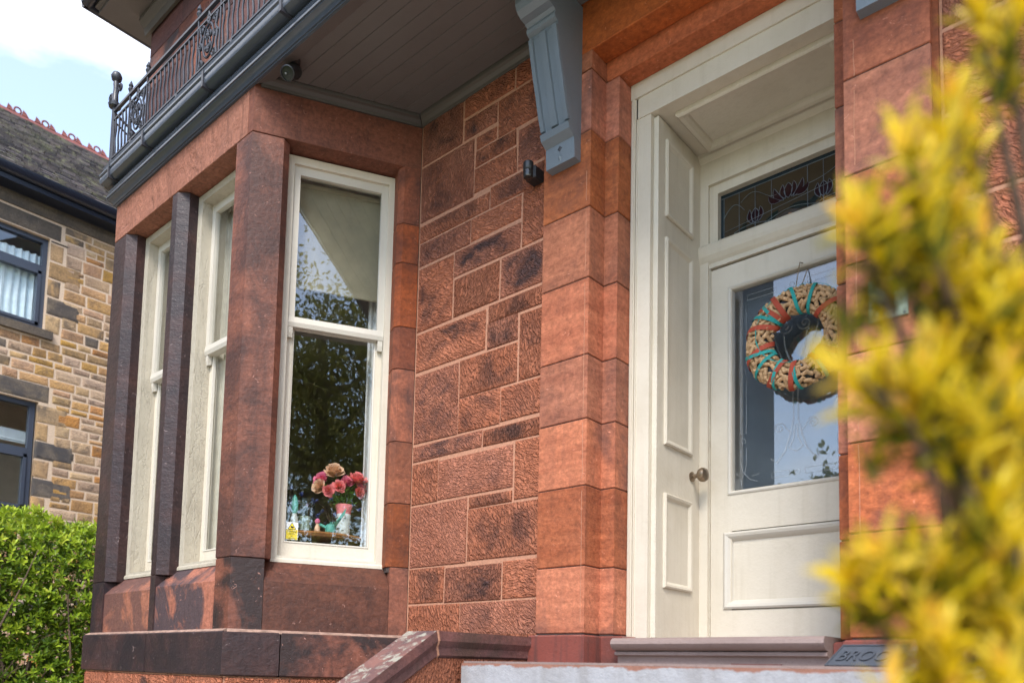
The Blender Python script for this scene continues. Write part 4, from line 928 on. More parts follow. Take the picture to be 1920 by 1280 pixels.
s = MB(); s.lathe([(.006, .069), (.006, .071), (.001, .072)], cp_+Vector((0, 0, -.02))-CR*.012, 10, ax); s.build('led', 'sensor_lens', bc)

# ================================================================== WREATH
wc = Vector((-1.408, .668, 1.738)); random.seed(11)
wr = thing('cork_wreath', 'round wreath of wine corks wrapped in teal and red ribbon on the door', 'wreath', (wc.x, wc.y, wc.z-.275))
RM, RT = .196, .060
b = MB(); vs = []; fs = []; NA, NBt = 40, 10
for i in range(NA):
    a = 2*math.pi*i/NA
    for j in range(NBt):
        t = 2*math.pi*j/NBt; rr_ = RM+RT*.82*math.cos(t); vs.append((wc.x+rr_*math.cos(a), wc.y+.006+RT*.5*math.sin(t), wc.z+rr_*math.sin(a)))
for i in range(NA):
    for j in range(NBt): fs.append((i*NBt+j, ((i+1) % NA)*NBt+j, ((i+1) % NA)*NBt+(j+1) % NBt, i*NBt+(j+1) % NBt))
b.add(vs, fs, False); b.build('backing_ring', 'black', wr)
ck = MB(); ck.lathe([(.0085, -.020), (.0103, -.0185), (.0103, .0185), (.0085, .020)], (0, 0, 0), 9); ckm = ck.mesh('cork', 'cork', True)
cnt = 0; taken = []
for tr in range(9000):
    a = random.uniform(0, 2*math.pi); t = random.uniform(-math.pi*1.02, .10*math.pi) if True else 0   # faces the viewer (-y)
    t = random.uniform(-math.pi-.25, .25)
    rr_ = RM+RT*math.cos(t); p = Vector((wc.x+rr_*math.cos(a), wc.y+RT*math.sin(t)*.6, wc.z+rr_*math.sin(a)))
    if any((p-q).length < .0212 for q in taken): continue
    taken.append(p); o = mesh_obj('cork', ckm, wr, p)
    nrm = Vector((math.cos(t)*math.cos(a), math.sin(t), math.cos(t)*math.sin(a))).normalized()
    tg = nrm.orthogonal(); tg.rotate(Matrix.Rotation(random.uniform(0, 6.28), 3, nrm)); tg = (tg+nrm*random.uniform(-.35, .5)).normalized()
    o.rotation_euler = tg.to_track_quat('Z', 'Y').to_euler(); cnt += 1
    if cnt >= 298: break
def ribbon(a0, a1, mat, wd=.024):
    mb = MB(); n = 18; vs = []
    for i in range(n+1):
        t = lerp(-math.pi-.5, .5, i/n); a = lerp(a0, a1, i/n)
        rr_ = RM+(RT+.017)*math.cos(t); y = wc.y+(RT+.017)*math.sin(t)*.68
        da = wd/2/max(.08, rr_)
        for sg in (-1, 1): vs.append((wc.x+rr_*math.cos(a+sg*da), y, wc.z+rr_*math.sin(a+sg*da)))
    mb.add(vs, [(2*i, 2*i+1, 2*i+3, 2*i+2) for i in range(n)], False); mb.build('ribbon', mat, wr)
for d0, d1, mt in ((118, 112, 'red'), (137, 122, 'red'), (168, 140, 'red'), (205, 178, 'red'), (236, 246, 'red'), (263, 268, 'red'), (318, 296, 'red'), (330, 318, 'red'), (25, 45, 'red')):
    ribbon(R(d1), R(d0), mt, .026)
for d0, d1, mt in ((72, 60, 'teal'), (102, 78, 'teal'), (128, 134, 'teal'), (150, 128, 'teal'), (188, 205, 'teal'), (222, 206, 'teal'), (248, 232, 'teal'), (276, 262, 'teal'), (2, 348, 'teal'), (300, 310, 'teal')):
    ribbon(R(d1), R(d0), mt, .018)
s = MB(); s.tube([(wc.x-.005, YD+.005, 2.17), (wc.x-.008, YD-.03, 2.16), (wc.x-.006, wc.y-.01, wc.z+.25)], .0025, 6); s.tube([(wc.x+.01, YD+.03, 2.14), (wc.x+.01, wc.y, wc.z+.24)], .0022, 6); s.build('hanger', 'string', wr)

# ================================================================== THINGS IN THE BAY WINDOW
def cw(t, off, z): return Vector(FC.p(-t, off+.11, z-.018))
tcn = cw(.50, -.78, .40)
tb = thing('round_table', 'round polished wooden table just inside the bay window', 'table', (tcn.x, tcn.y, .16))
s = MB(); s.lathe([(.02, .0), (.38, .0), (.41, .012), (.42, .03), (.41, .042), (.02, .045)], (tcn.x, tcn.y, .819), 48); s.build('table_top', 'wood', tb, True)
s = MB(); s.lathe([(.20, 0), (.18, .04), (.05, .08), (.035, .3), (.05, .5), (.09, .658)], (tcn.x, tcn.y, .16), 16); s.build('pedestal', 'wood', tb, True)
ZT = .882
# vase with peonies
vp = cw(.345, -.50, ZT)
vz = thing('flower_vase', 'white patterned vase of pink and peach peonies in the bay window', 'vase', tuple(vp)); random.seed(4)
s = MB(); s.lathe([(.038, 0), (.046, .02), (.048, .10), (.046, .15), (.042, .155), (.041, .15)], vp, 18); vb = s.build('body', 'vase', vz, True)
s = MB(); s.lathe([(.046, .14), (.05, .17), (.058, .20), (.056, .205), (.045, .16)], vp, 18); s.build('collar', 'pk3', vz, True)
for i in range(14):
    a = random.uniform(0, 6.28); z = random.uniform(.02, .13); d = Vector((math.cos(a), math.sin(a), 0)); q = vp+d*.0485+Vector((0, 0, z)); t_ = Vector((-d.y, d.x, .3))
    s = MB(); s.tube([q-t_*.008, q+t_*.008], .002, 5); s.build('mark', 'inkblack', vb)
def bloom(c, r, mat, ax_=(0, 0, 1), n=30):
    mb = MB(); ax_ = Vector(ax_).normalized(); X = ax_.orthogonal().normalized(); Y = ax_.cross(X)
    for i in range(n):
        k = i/n; a = i*2.4; tilt = lerp(.15, 1.45, k); rad = X*math.cos(a)+Y*math.sin(a); d = ax_*math.cos(tilt)+rad*math.sin(tilt); sd = ax_.cross(rad).normalized(); l = r*lerp(.75, 1.05, k)*random.uniform(.85, 1.1); wv = r*.42
        base = Vector(c)-ax_*r*.3; cu_ = ax_*r*.22
        p = [base+sd*wv*.3, base-sd*wv*.3, base+d*l*.6-sd*wv+cu_*.2, base+d*l*.6+sd*wv+cu_*.2, base+d*l-sd*wv*.55+cu_*.6, base+d*l+sd*wv*.55+cu_*.6]
        mb.add(p, [(0, 1, 2, 3), (3, 2, 4, 5)], False)
    me = mb.mesh('bloom', mat, True, False); return me
for (t, off, z, r, mt, ax_) in ((.425, -.47, 1.275, .062, 'pk2', (.5, -.4, .7)), (.275, -.45, 1.235, .058, 'pk3', (.5, -.2, .8)), (.345, -.44, 1.205, .045, 'pk1', (.6, -.4, .6)), (.50, -.50, 1.22, .05, 'pk1', (.2, -.7, .5)), (.515, -.47, 1.165, .045, 'pk2', (.3, -.8, .2)), (.395, -.42, 1.17, .04, 'pk3', (.7, -.4, .3)), (.25, -.47, 1.19, .045, 'pk1', (.6, .2, .5)), (.26, -.43, 1.145, .035, 'pk3', (.8, 0, .0)), (.46, -.43, 1.135, .035, 'pk3', (.7, -.5, -.1))):
    r *= 1.22; c_ = cw(t, off, z+.02); o = mesh_obj('bloom', bloom(c_, r, mt, ax_), vz)
    s = MB(); s.tube([vp+Vector((0, 0, .17)), lerp(vp+Vector((0, 0, .19)), c_, .5)+Vector((0, 0, .015)), c_-Vector(ax_).normalized()*r*.3], .0035, 6); s.build('stem', 'stem', vz)
def leaf_blades(center_fn, n, l, wd, name, mat, parent):
    mb = MB()
    for i in range(n):
        p, d = center_fn(i); d = d.normalized(); sd = d.cross(Vector((random.uniform(-1, 1), random.uniform(-1, 1), .4))).normalized(); L_ = l*random.uniform(.7, 1.2)
        mb.add([p, p+d*L_*.5-sd*wd, p+d*L_, p+d*L_*.5+sd*wd], [(0, 1, 2, 3)], False)
    me = mb.mesh(name, mat, False, False); return mesh_obj(name, me, parent)
leaf_blades(lambda i: (vp+Vector((random.uniform(-.05, .05), random.uniform(-.05, .05), .2+random.uniform(0, .09))), Vector((random.uniform(-1, 1), random.uniform(-1, 1), random.uniform(-.1, .9)))), 46, .07, .010, 'foliage', 'stem', vz)
# glass lantern jar with candle
jp_ = cw(.60, -.50, ZT)
jr_ = thing('glass_lantern', 'ribbed glass lantern holding a pale candle in the bay window', 'lantern', tuple(jp_))
s = MB(); s.lathe([(.045, 0), (.062, .008), (.064, .10), (.064, .21), (.066, .216), (.061, .216), (.06, .1), (.058, .012), (.001, .01)], jp_, 24); s.build('jar', 'jarglass', jr_, True)
s = MB(); s.lathe([(.045, .013), (.046, .10), (.04, .105), (.004, .104)], jp_, 18); s.build('candle', 'candle', jr_, True)
for i in range(10):
    a = i*.628; q = jp_+Vector((math.cos(a)*.0655, math.sin(a)*.0655, 0)); s = MB(); s.tube([q+Vector((0, 0, .01)), q+Vector((0, 0, .2))], .0018, 5); s.build('rib', 'jarglass', jr_)
# blue and mauve flowers standing behind
bp = cw(.63, -.74, ZT); random.seed(9)
bf = thing('blue_flowers', 'loose bunch of small blue and mauve flowers behind the lantern', 'flowers', tuple(bp))
s = MB(); s.lathe([(.03, 0), (.045, .02), (.04, .12), (.03, .16), (.028, .16)], bp, 14); s.build('pot', 'jarglass', bf, True)
for i in range(20):
    c_ = bp+Vector((random.uniform(-.14, .14), random.uniform(-.14, .14), random.uniform(.22, .40))); s = MB(); s.tube([bp+Vector((0, 0, .12)), lerp(bp+Vector((0, 0, .2)), c_, .5), c_], .002, 5); s.build('stem', 'twig', bf)
    mesh_obj('bloom', bloom(c_, random.uniform(.016, .03), random.choice(['lav', 'lav', 'vase', 'pk1']), (random.uniform(-1, 1), -.6, .5), 9), bf)
bp2 = cw(.36, -.80, ZT); bf2 = thing('blue_flowers', 'trailing pale blue flowers on dark twigs behind the peonies', 'flowers', tuple(bp2))
s = MB(); s.lathe([(.03, 0), (.045, .02), (.04, .10), (.03, .14), (.028, .14)], bp2, 14); s.build('pot', 'tealglaze', bf2, True)
for i in range(22):
    c_ = bp2+Vector((random.uniform(-.2, .24), random.uniform(-.2, .24), random.uniform(.10, .30))); s = MB(); s.tube([bp2+Vector((0, 0, .1)), lerp(bp2+Vector((0, 0, .2)), c_, .5), c_], .002, 5); s.build('stem', 'twig', bf2)
    mesh_obj('bloom', bloom(c_, random.uniform(.014, .026), 'lav', (random.uniform(-1, 1), -.6, .5), 9), bf2)
# teal watering can ornament
wp = cw(.44, -.43, ZT)
wn_ = thing('watering_can', 'small teal toy watering can with a long leaf shaped handle on the window table', 'watering can', tuple(wp))
s = MB(); s.lathe([(.030, 0), (.034, .01), (.030, .05), (.024, .055)], wp, 16); s.build('body', 'tealglaze', wn_, True)
s = MB(); s.tube([wp+Vector(FC.u)*(-.02)+Vector((0, 0, .03)), wp+Vector(FC.u)*(-.055)+Vector((0, 0, .045)), wp+Vector(FC.u)*(-.08)+Vector((0, 0, .05))], [.012, .010, .018], 10); s.build('spout', 'tealglaze', wn_, True)
s = MB(); uu = Vector(FC.u); oo = Vector(FC.o)
s.add([wp+uu*-.01+Vector((0, 0, .04)), wp+uu*.03+Vector((0, 0, .075))+oo*.01, wp+uu*.085+Vector((0, 0, .155)), wp+uu*.10+Vector((0, 0, .175)), wp+uu*.09+Vector((0, 0, .13)), wp+uu*.04+Vector((0, 0, .05))-oo*.01], [(0, 1, 5), (1, 2, 4, 5), (2, 3, 4)], False); s.build('handle', 'tealglaze', wn_)
# pink figure and hanging ornament
fp = cw(.525, -.42, ZT); fg = thing('pink_ornament', 'small pink rounded ornament between the lantern and watering can', 'ornament', tuple(fp))
s = MB(); s.lathe([(.016, 0), (.02, .01), (.016, .03), (.009, .05), (.010, .055)], fp, 12); s.build('base', 'pk2', fg, True)
s = MB(); s.lathe([(.004, -.018), (.014, -.012), (.018, 0), (.014, .012), (.004, .018)], fp+Vector((0, 0, .068)), 12); s.build('top', 'pk1', fg, True)
tp = cw(.675, -.40, ZT); tg_ = thing('teal_bottle', 'tall teal and white glass ornament at the left edge of the window', 'ornament', tuple(tp))
s = MB(); s.lathe([(.022, 0), (.026, .02), (.026, .07), (.018, .09), (.018, .10)], tp, 14); s.build('base', 'vase', tg_, True)
s = MB(); s.lathe([(.014, .10), (.022, .12), (.024, .16), (.016, .20), (.004, .22)], tp, 14); s.build('top', 'tealglaze', tg_, True)
# warning sticker inside the glass
oz = -.208
sk = thing('warning_sticker', 'yellow camera warning sticker in the lower corner of the bay window', 'sticker', FC.p(-.695, oz, .785))
def ctp(t, z, d=0): return FC.p(-t, oz+d, z)
def quad_c(name, mat, t0, t1, z0, z1, d):
    s = MB(); s.add([ctp(t0, z0, d), ctp(t1, z0, d), ctp(t1, z1, d), ctp(t0, z1, d), ctp(t0, z0, d-.0006), ctp(t1, z0, d-.0006), ctp(t1, z1, d-.0006), ctp(t0, z1, d-.0006)], [(0, 1, 2, 3), (7, 6, 5, 4), (0, 4, 5, 1), (1, 5, 6, 2), (2, 6, 7, 3), (3, 7, 4, 0)], False); return s.build(name, mat, sk)
quad_c('backing', 'white', .733, .658, .785, .895, .0); quad_c('yellow_field', 'yellow', .731, .660, .787, .848, .001)
def tri_c(name, mat, c_, h, d):
    s = MB(); tt, zz_ = c_; s.add([ctp(tt+h*.6, zz_, d), ctp(tt-h*.6, zz_, d), ctp(tt, zz_+h, d)], [(0, 1, 2)], False); s.build(name, mat, sk)
tri_c('triangle', 'inkblack', (.6955, .848), .045, .002); tri_c('triangle', 'yellow', (.6955, .8515), .0355, .003)
s = MB(); s.add([ctp(.706, .860, .004), ctp(.688, .855, .004), ctp(.684, .866, .004), ctp(.700, .870, .004)], [(0, 1, 2, 3)], False); s.build('pictogram', 'inkblack', sk)
for txt, z, sz in (('Warning', .832, .0165), ('CCTV', .816, .013), ('in', .803, .012), ('operation', .7905, .0115)):
    text_mesh(txt, sz, .0002, lambda x_, y_, z_: ctp(.6955-x_, z+y_, .003+z_), 'lettering', 'inkblack', sk, 'CENTER')

# ================================================================== NEIGHBOURING HOUSE
nh = thing('neighbouring_house', 'tan rubble house with slate roof and navy windows at the left edge', 'house', (-14.5, .6, GZ))
W1 = (-.75, .55, 4.77, 6.15); W2 = (-.75, .53, 2.08, 3.70)
nwl = MB(FN)
for a, b, c, d in ((-5, W1[0], GZ, 6.6), (W1[1], 6, GZ, 6.6), (W1[0], W1[1], GZ, W2[2]), (W1[0], W1[1], W2[3], W1[2]), (W1[0], W1[1], W1[3], 6.6)): nwl.box(a, b, c, d, -.35, -.003)
nwl = nwl.build('rubble_wall', 'n_mortar', nh)
random.seed(33)
def nst(a, b, c, d, mat, of=.004): s = MB(FN); s.stone(a+.010, b-.010, c+.009, d-.009, of, -.05, .010, .007, .008); return s.build('stone', mat, nwl)
# dressed stones round the windows
for (w0, w1, za, zb) in (W1, W2):
    z = za-.02; i = 0
    while z < zb-.05:
        h = min(.27, zb-z+.0); ln2 = .46 if i % 2 else .20; nst(w1, w1+ln2*random.uniform(.9, 1.25), z, z+h, random.choice(['n_ash', 'n_ash', 'n_dark']) if i % 2 else 'n_ash'); z += h; i += 1
    nst(w0-.3, w1+.16, zb, zb+.26, 'n_dark')
    s = MB(FN); s.box(w0-.1, w1+.11, za-.13, za-.012, -.2, .06); s.build('window_sill', 'n_dark', nwl)
def blocked(a, b, c, d):
    for (w0, w1, za, zb) in (W1, W2):
        if b > w0-.3 and a < w1+.02 and d > za-.14 and c < zb+.26: return True
    return False
for (zlo, zhi, uu0) in ((-.3, 1.0, -.6), (1.0, 1.95, -.6), (1.95, 3.72, .78), (3.95, 4.62, -.6), (4.62, 6.2, .78)):
    for a, b, c, d in courses(uu0, 1.95, zlo, zhi, (.10, .20), (.19, .42)): nst(a, b, c, d, 'n_rub' if random.random() < .8 else ('n_ash' if random.random() < .6 else 'n_dark'))
for a, b, c, d in courses(.72, 1.95, 3.72, 3.95, (.11, .14), (.2, .35)): nst(a, b, c, d, 'n_rub')
for a, b, c, d in courses(.60, .78, 1.95, 2.06, (.11, .14), (.2, .35)): nst(a, b, c, d, 'n_rub')
for a, b, c, d in courses(.74, 1.95, 6.2, 6.42, (.10, .12), (.25, .42)): nst(a, b, c, d, 'n_ash')
s = MB(FN); s.extr([(-.3, 6.43), (.02, 6.43), (.03, 6.46), (.05, 6.52), (.05, 6.60), (-.3, 6.60)], -5, 6); s.build('wall_head', 'n_dark', nh)
def nwin(w0, w1, za, zb, bar, cur):
    f = MB(FN); t_ = .07
    f.box(w0, w0+t_, za, zb, -.16, -.07); f.box(w1-t_, w1, za, zb, -.16, -.07); f.box(w0+t_, w1-t_, za, za+t_, -.16, -.0705); f.box(w0+t_, w1-t_, zb-t_, zb, -.16, -.0705); f.box(w0+t_, w1-t_, bar-.045, bar+.045, -.16, -.068)
    f = f.build('window', 'navy', nh)
    s = MB(FN); s.box(w0+t_, w1-t_, bar-.045-.045, bar-.045, -.14, -.055); s.box(w1-t_-.045, w1-t_, za+t_, bar-.045, -.14, -.055); s.box(w0+t_, w1-t_, za+t_, za+t_+.04, -.14, -.055); s.build('casement', 'navy', f)
    for z0, z1 in ((za+t_, bar-.045), (bar+.045, zb-t_)): s = MB(FN); s.box(w0+t_, w1-t_, z0, z1, -.125, -.115); s.build('pane', 'glass_far', f)
    if cur: curtain(FN, w0+.05, w1-.05, za+.03, zb-.22, -.20, .03, 12, 'net', 'curtain', f)
    s = MB(FN); s.box(w0-.5, w1+.6, za-.3, zb+.3, -1.6, -.36); s.f.pop(4); s.f = [tuple(reversed(q)) for q in s.f]; s.build('room_lining', 'room', f)
nwin(*W1, 5.69, True); nwin(*W2, 2.97, False)
s = MB(FN); s.tube([(-.75, -.28, 3.15), (.5, -.28, 3.15)], .02, 6, True); s.box(-.7, .5, 3.12, 3.30, -.29, -.27); s.build('blind', 'net', nh)
# gutter, roof, ridge
s = MB(FN); s.extr([(.03, 6.60), (.30, 6.60), (.31, 6.66), (.24, 6.67), (.24, 6.70), (.03, 6.72)], -5, 6); s.build('soffit_board', 'gutter', nh)
s = MB(FN); s.extr([(.26, 6.68), (.30, 6.67), (.36, 6.68), (.40, 6.72), (.41, 6.79), (.385, 6.79), (.26, 6.79)], -5, 6); s.build('gutter', 'gutter', nh, True)
RZ0, RX0, RZ1, RX1 = 6.75, -11.68, 9.34, -14.5
roof = MB(); roof.add([(RX0, -5, RZ0-.03), (RX0, 6, RZ0-.03), (RX1, 6, RZ1-.03), (RX1, -5, RZ1-.03), (RX1*2-RX0, 6, RZ0), (RX1*2-RX0, -5, RZ0)], [(0, 1, 2, 3), (3, 2, 4, 5), (0, 3, 5), (1, 4, 2)], False); roof = roof.build('roof', 'slate', nh)
nr = 30; vs = []; fs = []; cols = []; random.seed(2)
d_ = Vector((RX1-RX0, 0, RZ1-RZ0)); nrm = Vector((-d_.z, 0, d_.x)).normalized(); nrm = nrm if nrm.z > 0 else -nrm
for i in range(nr):
    y = -2.4+(.12 if i % 2 else 0)
    while y < 3.6:
        wd = random.uniform(.2, .27); t0, t1 = i/nr, min(1, (i+1.25)/nr); lift = .03+random.uniform(0, .012)
        p0 = Vector((RX0, 0, RZ0))+d_*t0; p1 = Vector((RX0, 0, RZ0))+d_*t1; n0 = len(vs); a, b = y+.004, y+wd-.004; jz_ = random.uniform(-.006, .006)
        q = p0+nrm*lift+d_.normalized()*jz_
        vs += [(q.x, a, q.z), (q.x, b, q.z), (p1.x, b, p1.z+.002), (p1.x, a, p1.z+.002), (p0.x, a, p0.z-.01), (p0.x, b, p0.z-.01)]
        fs += [(n0, n0+1, n0+2, n0+3), (n0+4, n0+5, n0+1, n0)]; c_ = random.random(); cols += [c_]*6; y += wd
me = bpy.data.meshes.new('slates'); me.from_pydata(vs, [], fs); me.materials.append(M['slate'])
at = me.color_attributes.new('leaf', 'FLOAT_COLOR', 'POINT'); at.data.foreach_set('color', np.repeat(np.array(cols), 4).astype(np.float32)); o = mesh_obj('slates', me, roof); o['kind'] = 'stuff'
def ridge_tile():
    b = MB()
    b.add([(-.10, 0, -.10), (0, 0, .02), (.10, 0, -.10), (-.10, .445, -.10), (0, .445, .02), (.10, .445, -.10), (-.08, 0, -.11), (.08, 0, -.11), (-.08, .445, -.11), (.08, .445, -.11)], [(0, 1, 4, 3), (1, 2, 5, 4), (0, 6, 7, 2, 1), (3, 4, 5, 9, 8), (6, 8, 9, 7), (0, 3, 8, 6), (2, 7, 9, 5)], False)
    for y in (.10, .34):
        b.add([(-.02, y-.055, .01), (.02, y-.055, .01), (.02, y+.055, .01), (-.02, y+.055, .01), (0, y-.035, .12), (0, y+.02, .08)], [(0, 1, 4), (1, 2, 5, 4), (2, 3, 5), (3, 0, 4, 5), (0, 3, 2, 1)], False)
    b.tube([(0, .22+.055*math.cos(a/12*2*math.pi), .06+.055*math.sin(a/12*2*math.pi)) for a in range(13)], .016, 6, cap=False)
    return b.mesh('ridge_tile', 'terracotta')
rtm = ridge_tile()
for i in range(14): mesh_obj('ridge_tile', rtm, nh, (RX1, -1.78+i*.45, RZ1+.05))

# ================================================================== FOLIAGE
def leaf_mesh(name, P, D, Nrm, Ln, Wd, colv, mat, fold=.25):
    """many small folded leaves: base P, direction D, face normal N"""
    P, D, Nrm = map(np.asarray, (P, D, Nrm)); Ln = np.asarray(Ln)[:, None]; Wd = np.asarray(Wd)[:, None]
    D = D/np.linalg.norm(D, axis=1)[:, None]; S = np.cross(D, Nrm); S /= np.linalg.norm(S, axis=1)[:, None]+1e-9; U = np.cross(S, D)
    a = P; m1 = P+D*Ln*.45; tip = P+D*Ln-U*Ln*.10
    l = m1-S*Wd+U*Wd*fold; r = m1+S*Wd+U*Wd*fold; q1 = P+D*Ln*.8-S*Wd*.6+U*Wd*fold*.3; q2 = P+D*Ln*.8+S*Wd*.6+U*Wd*fold*.3
    n = len(P); V = np.stack([a, l, q1, tip, q2, r, m1], 1).reshape(-1, 3); base = np.arange(n)[:, None]*7
    Fq = np.concatenate([base+np.array([0, 6, 2, 1]), base+np.array([0, 5, 4, 6]), base+np.array([6, 3, 2, 2]), base+np.array([6, 4, 3, 3])])
    faces = [tuple(x) for x in (base+np.array([0, 6, 2, 1])).tolist()]+[tuple(x) for x in (base+np.array([0, 5, 4, 6])).tolist()]+[tuple(x) for x in (base+np.array([6, 3, 2])).tolist()]+[tuple(x) for x in (base+np.array([6, 4, 3])).tolist()]
    me = bpy.data.meshes.new(name); me.from_pydata(V.tolist(), [], faces); me.materials.append(M[mat])
    at = me.color_attributes.new('leaf', 'FLOAT_COLOR', 'POINT'); c = np.repeat(np.asarray(colv), 7); at.data.foreach_set('color', np.repeat(c, 4).astype(np.float32))
    me.polygons.foreach_set('use_smooth', [True]*len(me.polygons)); return me
rng = np.random.default_rng(5)
def rosettes(C0, A0, nleaf, ln, wd, young, spread=(.5, 1.35)):
    """whorls of leaves at C0 opening along A0"""
    P, D, N_, Ls, Ws, Cs = [], [], [], [], [], []
    for c, a, y in zip(C0, A0, young):
        a = a/np.linalg.norm(a); x = np.cross(a, [0.3, .2, .9]); x /= np.linalg.norm(x)+1e-9; z = np.cross(a, x); n = rng.integers(nleaf[0], nleaf[1]+1); ph = rng.uniform(0, 6.28)
        for i in range(n):
            t = ph+i*2.4; k = i/n; tl_ = spread[0]+(spread[1]-spread[0])*k+rng.normal(0, .12); rad = x*math.cos(t)+z*math.sin(t); d = a*math.cos(tl_)+rad*math.sin(tl_)
            P.append(c-a*k*ln*.5); D.append(d); N_.append(a*math.sin(tl_)-rad*math.cos(tl_)+rng.normal(0, .15, 3)); Ls.append(ln*rng.uniform(.75, 1.2)); Ws.append(wd*rng.uniform(.8, 1.2)); Cs.append(np.clip(y*(1-.45*k)+rng.normal(0, .15), 0, 1))
    return P, D, N_, Ls, Ws, Cs
# clipped hedge beside the bay
hd = thing('clipped_hedge', 'bright green clipped leafy hedge left of the bay window', 'hedge', (-7.9, -.9, GZ))
def hedge_surface(n):
    C0, A0, Y0 = [], [], []
    for i in range(n):
        y = rng.uniform(-2.6, .9); z = rng.uniform(-.55, 1.30)**1.0; dep = abs(rng.normal(0, .10))
        bulge = .12*math.sin(y*2.1+1)+.10*math.sin(z*3.3+y*1.3)+.05*math.sin(y*7+z*5)
        gap = math.sin(y*3.7+1.2)*math.sin(z*4.1+.5)
        if z < .35 and gap > .5 and rng.random() < .6: continue
        top = 1.27+.035*math.sin(y*5)+.02*math.sin(y*13); 
        if z > top: continue
        x = -7.42+bulge-dep-(.10 if gap > .5 and z < .6 else 0)-max(0, (z-1.12))*.7
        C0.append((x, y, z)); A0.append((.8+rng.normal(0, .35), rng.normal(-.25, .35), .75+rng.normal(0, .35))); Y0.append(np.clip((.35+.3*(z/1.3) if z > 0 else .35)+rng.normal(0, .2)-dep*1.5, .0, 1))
    for i in range(n//5):
        y = rng.uniform(-2.6, .9); x = rng.uniform(-8.6, -7.45); top = 1.27+.035*math.sin(y*5)+.02*math.sin(y*13)+rng.normal(0, .025); C0.append((x, y, top)); A0.append((.2+rng.normal(0, .3), rng.normal(0, .3), 1)); Y0.append(np.clip(.75+rng.normal(0, .15), 0, 1))
    return C0, A0, Y0
C0, A0, Y0 = hedge_surface(3600)
for i in range(3000):   # inner, older leaves
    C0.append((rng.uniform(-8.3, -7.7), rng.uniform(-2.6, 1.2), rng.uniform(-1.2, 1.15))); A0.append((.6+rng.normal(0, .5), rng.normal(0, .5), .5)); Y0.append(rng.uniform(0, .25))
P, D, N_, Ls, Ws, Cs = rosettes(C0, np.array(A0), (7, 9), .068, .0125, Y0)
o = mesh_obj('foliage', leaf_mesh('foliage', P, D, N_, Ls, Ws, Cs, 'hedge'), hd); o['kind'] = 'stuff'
tw = MB(); random.seed(8)
for i in range(46):
    y = random.uniform(-2.4, .7); x = random.uniform(-8.0, -7.65); p = Vector((x, y+random.uniform(-.2, .2), GZ)); pts = [p]
    for k in range(6): p = p+Vector((random.uniform(-.05, .12), random.uniform(-.14, .14), random.uniform(.28, .46))); pts.append(p)
    tw.tube(pts, [.022-.003*j for j in range(7)], 5)
for i in range(90):
    y = random.uniform(-1.6, .2); z = random.uniform(-.3, .8); p = Vector((-7.72, y, z)); q = p+Vector((random.uniform(.15, .33), random.uniform(-.12, .12), random.uniform(.05, .3))); tw.tube([p, lerp(p, q, .5)+Vector((0, random.uniform(-.03, .03), .02)), q], [.006, .004, .0025], 5)
o = tw.build('branches', 'twig', hd, True); o['kind'] = 'stuff'

# golden shrub close to the camera
def camp(px, py, dist): return CAM+(CR*((px-PPX)/FPX)-CU*((py-PPY)/FPX)+F_)*dist*.72
base = camp(2050, 1250, 1.2); base.z = GZ
sh = thing('golden_shrub', 'golden yellow leaved shrub out of focus close to the camera', 'shrub', tuple(base)); rng = np.random.default_rng(12); random.seed(12)
tips = [(1785, 185, 0.78), (1762, 285, 0.8), (1705, 285, 0.74), (1632, 395, 0.74), (1608, 425, 0.72), (1740, 340, 0.78), (1790, 410, 0.8), (1850, 440, 0.84), (1815, 520, 0.86), (1905, 540, 0.8), (1865, 620, 0.8), (1765, 665, 0.8), (1650, 680, 0.72), (1608, 705, 0.7), (1745, 705, 0.76), (1680, 765, 0.74), (1805, 680, 0.82), (1912, 720, 0.76), (1830, 800, 0.8), (1890, 870, 0.78), (1775, 785, 0.8), (1850, 965, 0.76), (1912, 1010, 0.72), (1800, 1015, 0.8), (1640, 1045, 0.7), (1598, 1085, 0.7), (1690, 1070, 0.74), (1752, 1060, 0.76), (1822, 1120, 0.78), (1900, 1150, 0.72), (1745, 1160, 0.72), (1765, 1200, 0.72), (1790, 1235, 0.72), (1870, 1260, 0.7), (1790, 1330, 0.72), (1900, 1340, 0.74), (1820, 250, 0.84), (1850, 520, 0.8), (1780, 590, 0.82), (1860, 1060, 0.76), (1895, 15, 0.86), (1840, 25, 0.9), (1960, 560, 0.8), (1970, 900, 0.8), (1960, 1150, 0.8), (1990, 700, 0.8), (1880, 700, 0.92), (1820, 900, 0.92)]
C0, A0, Y0 = [], [], []; br = MB()
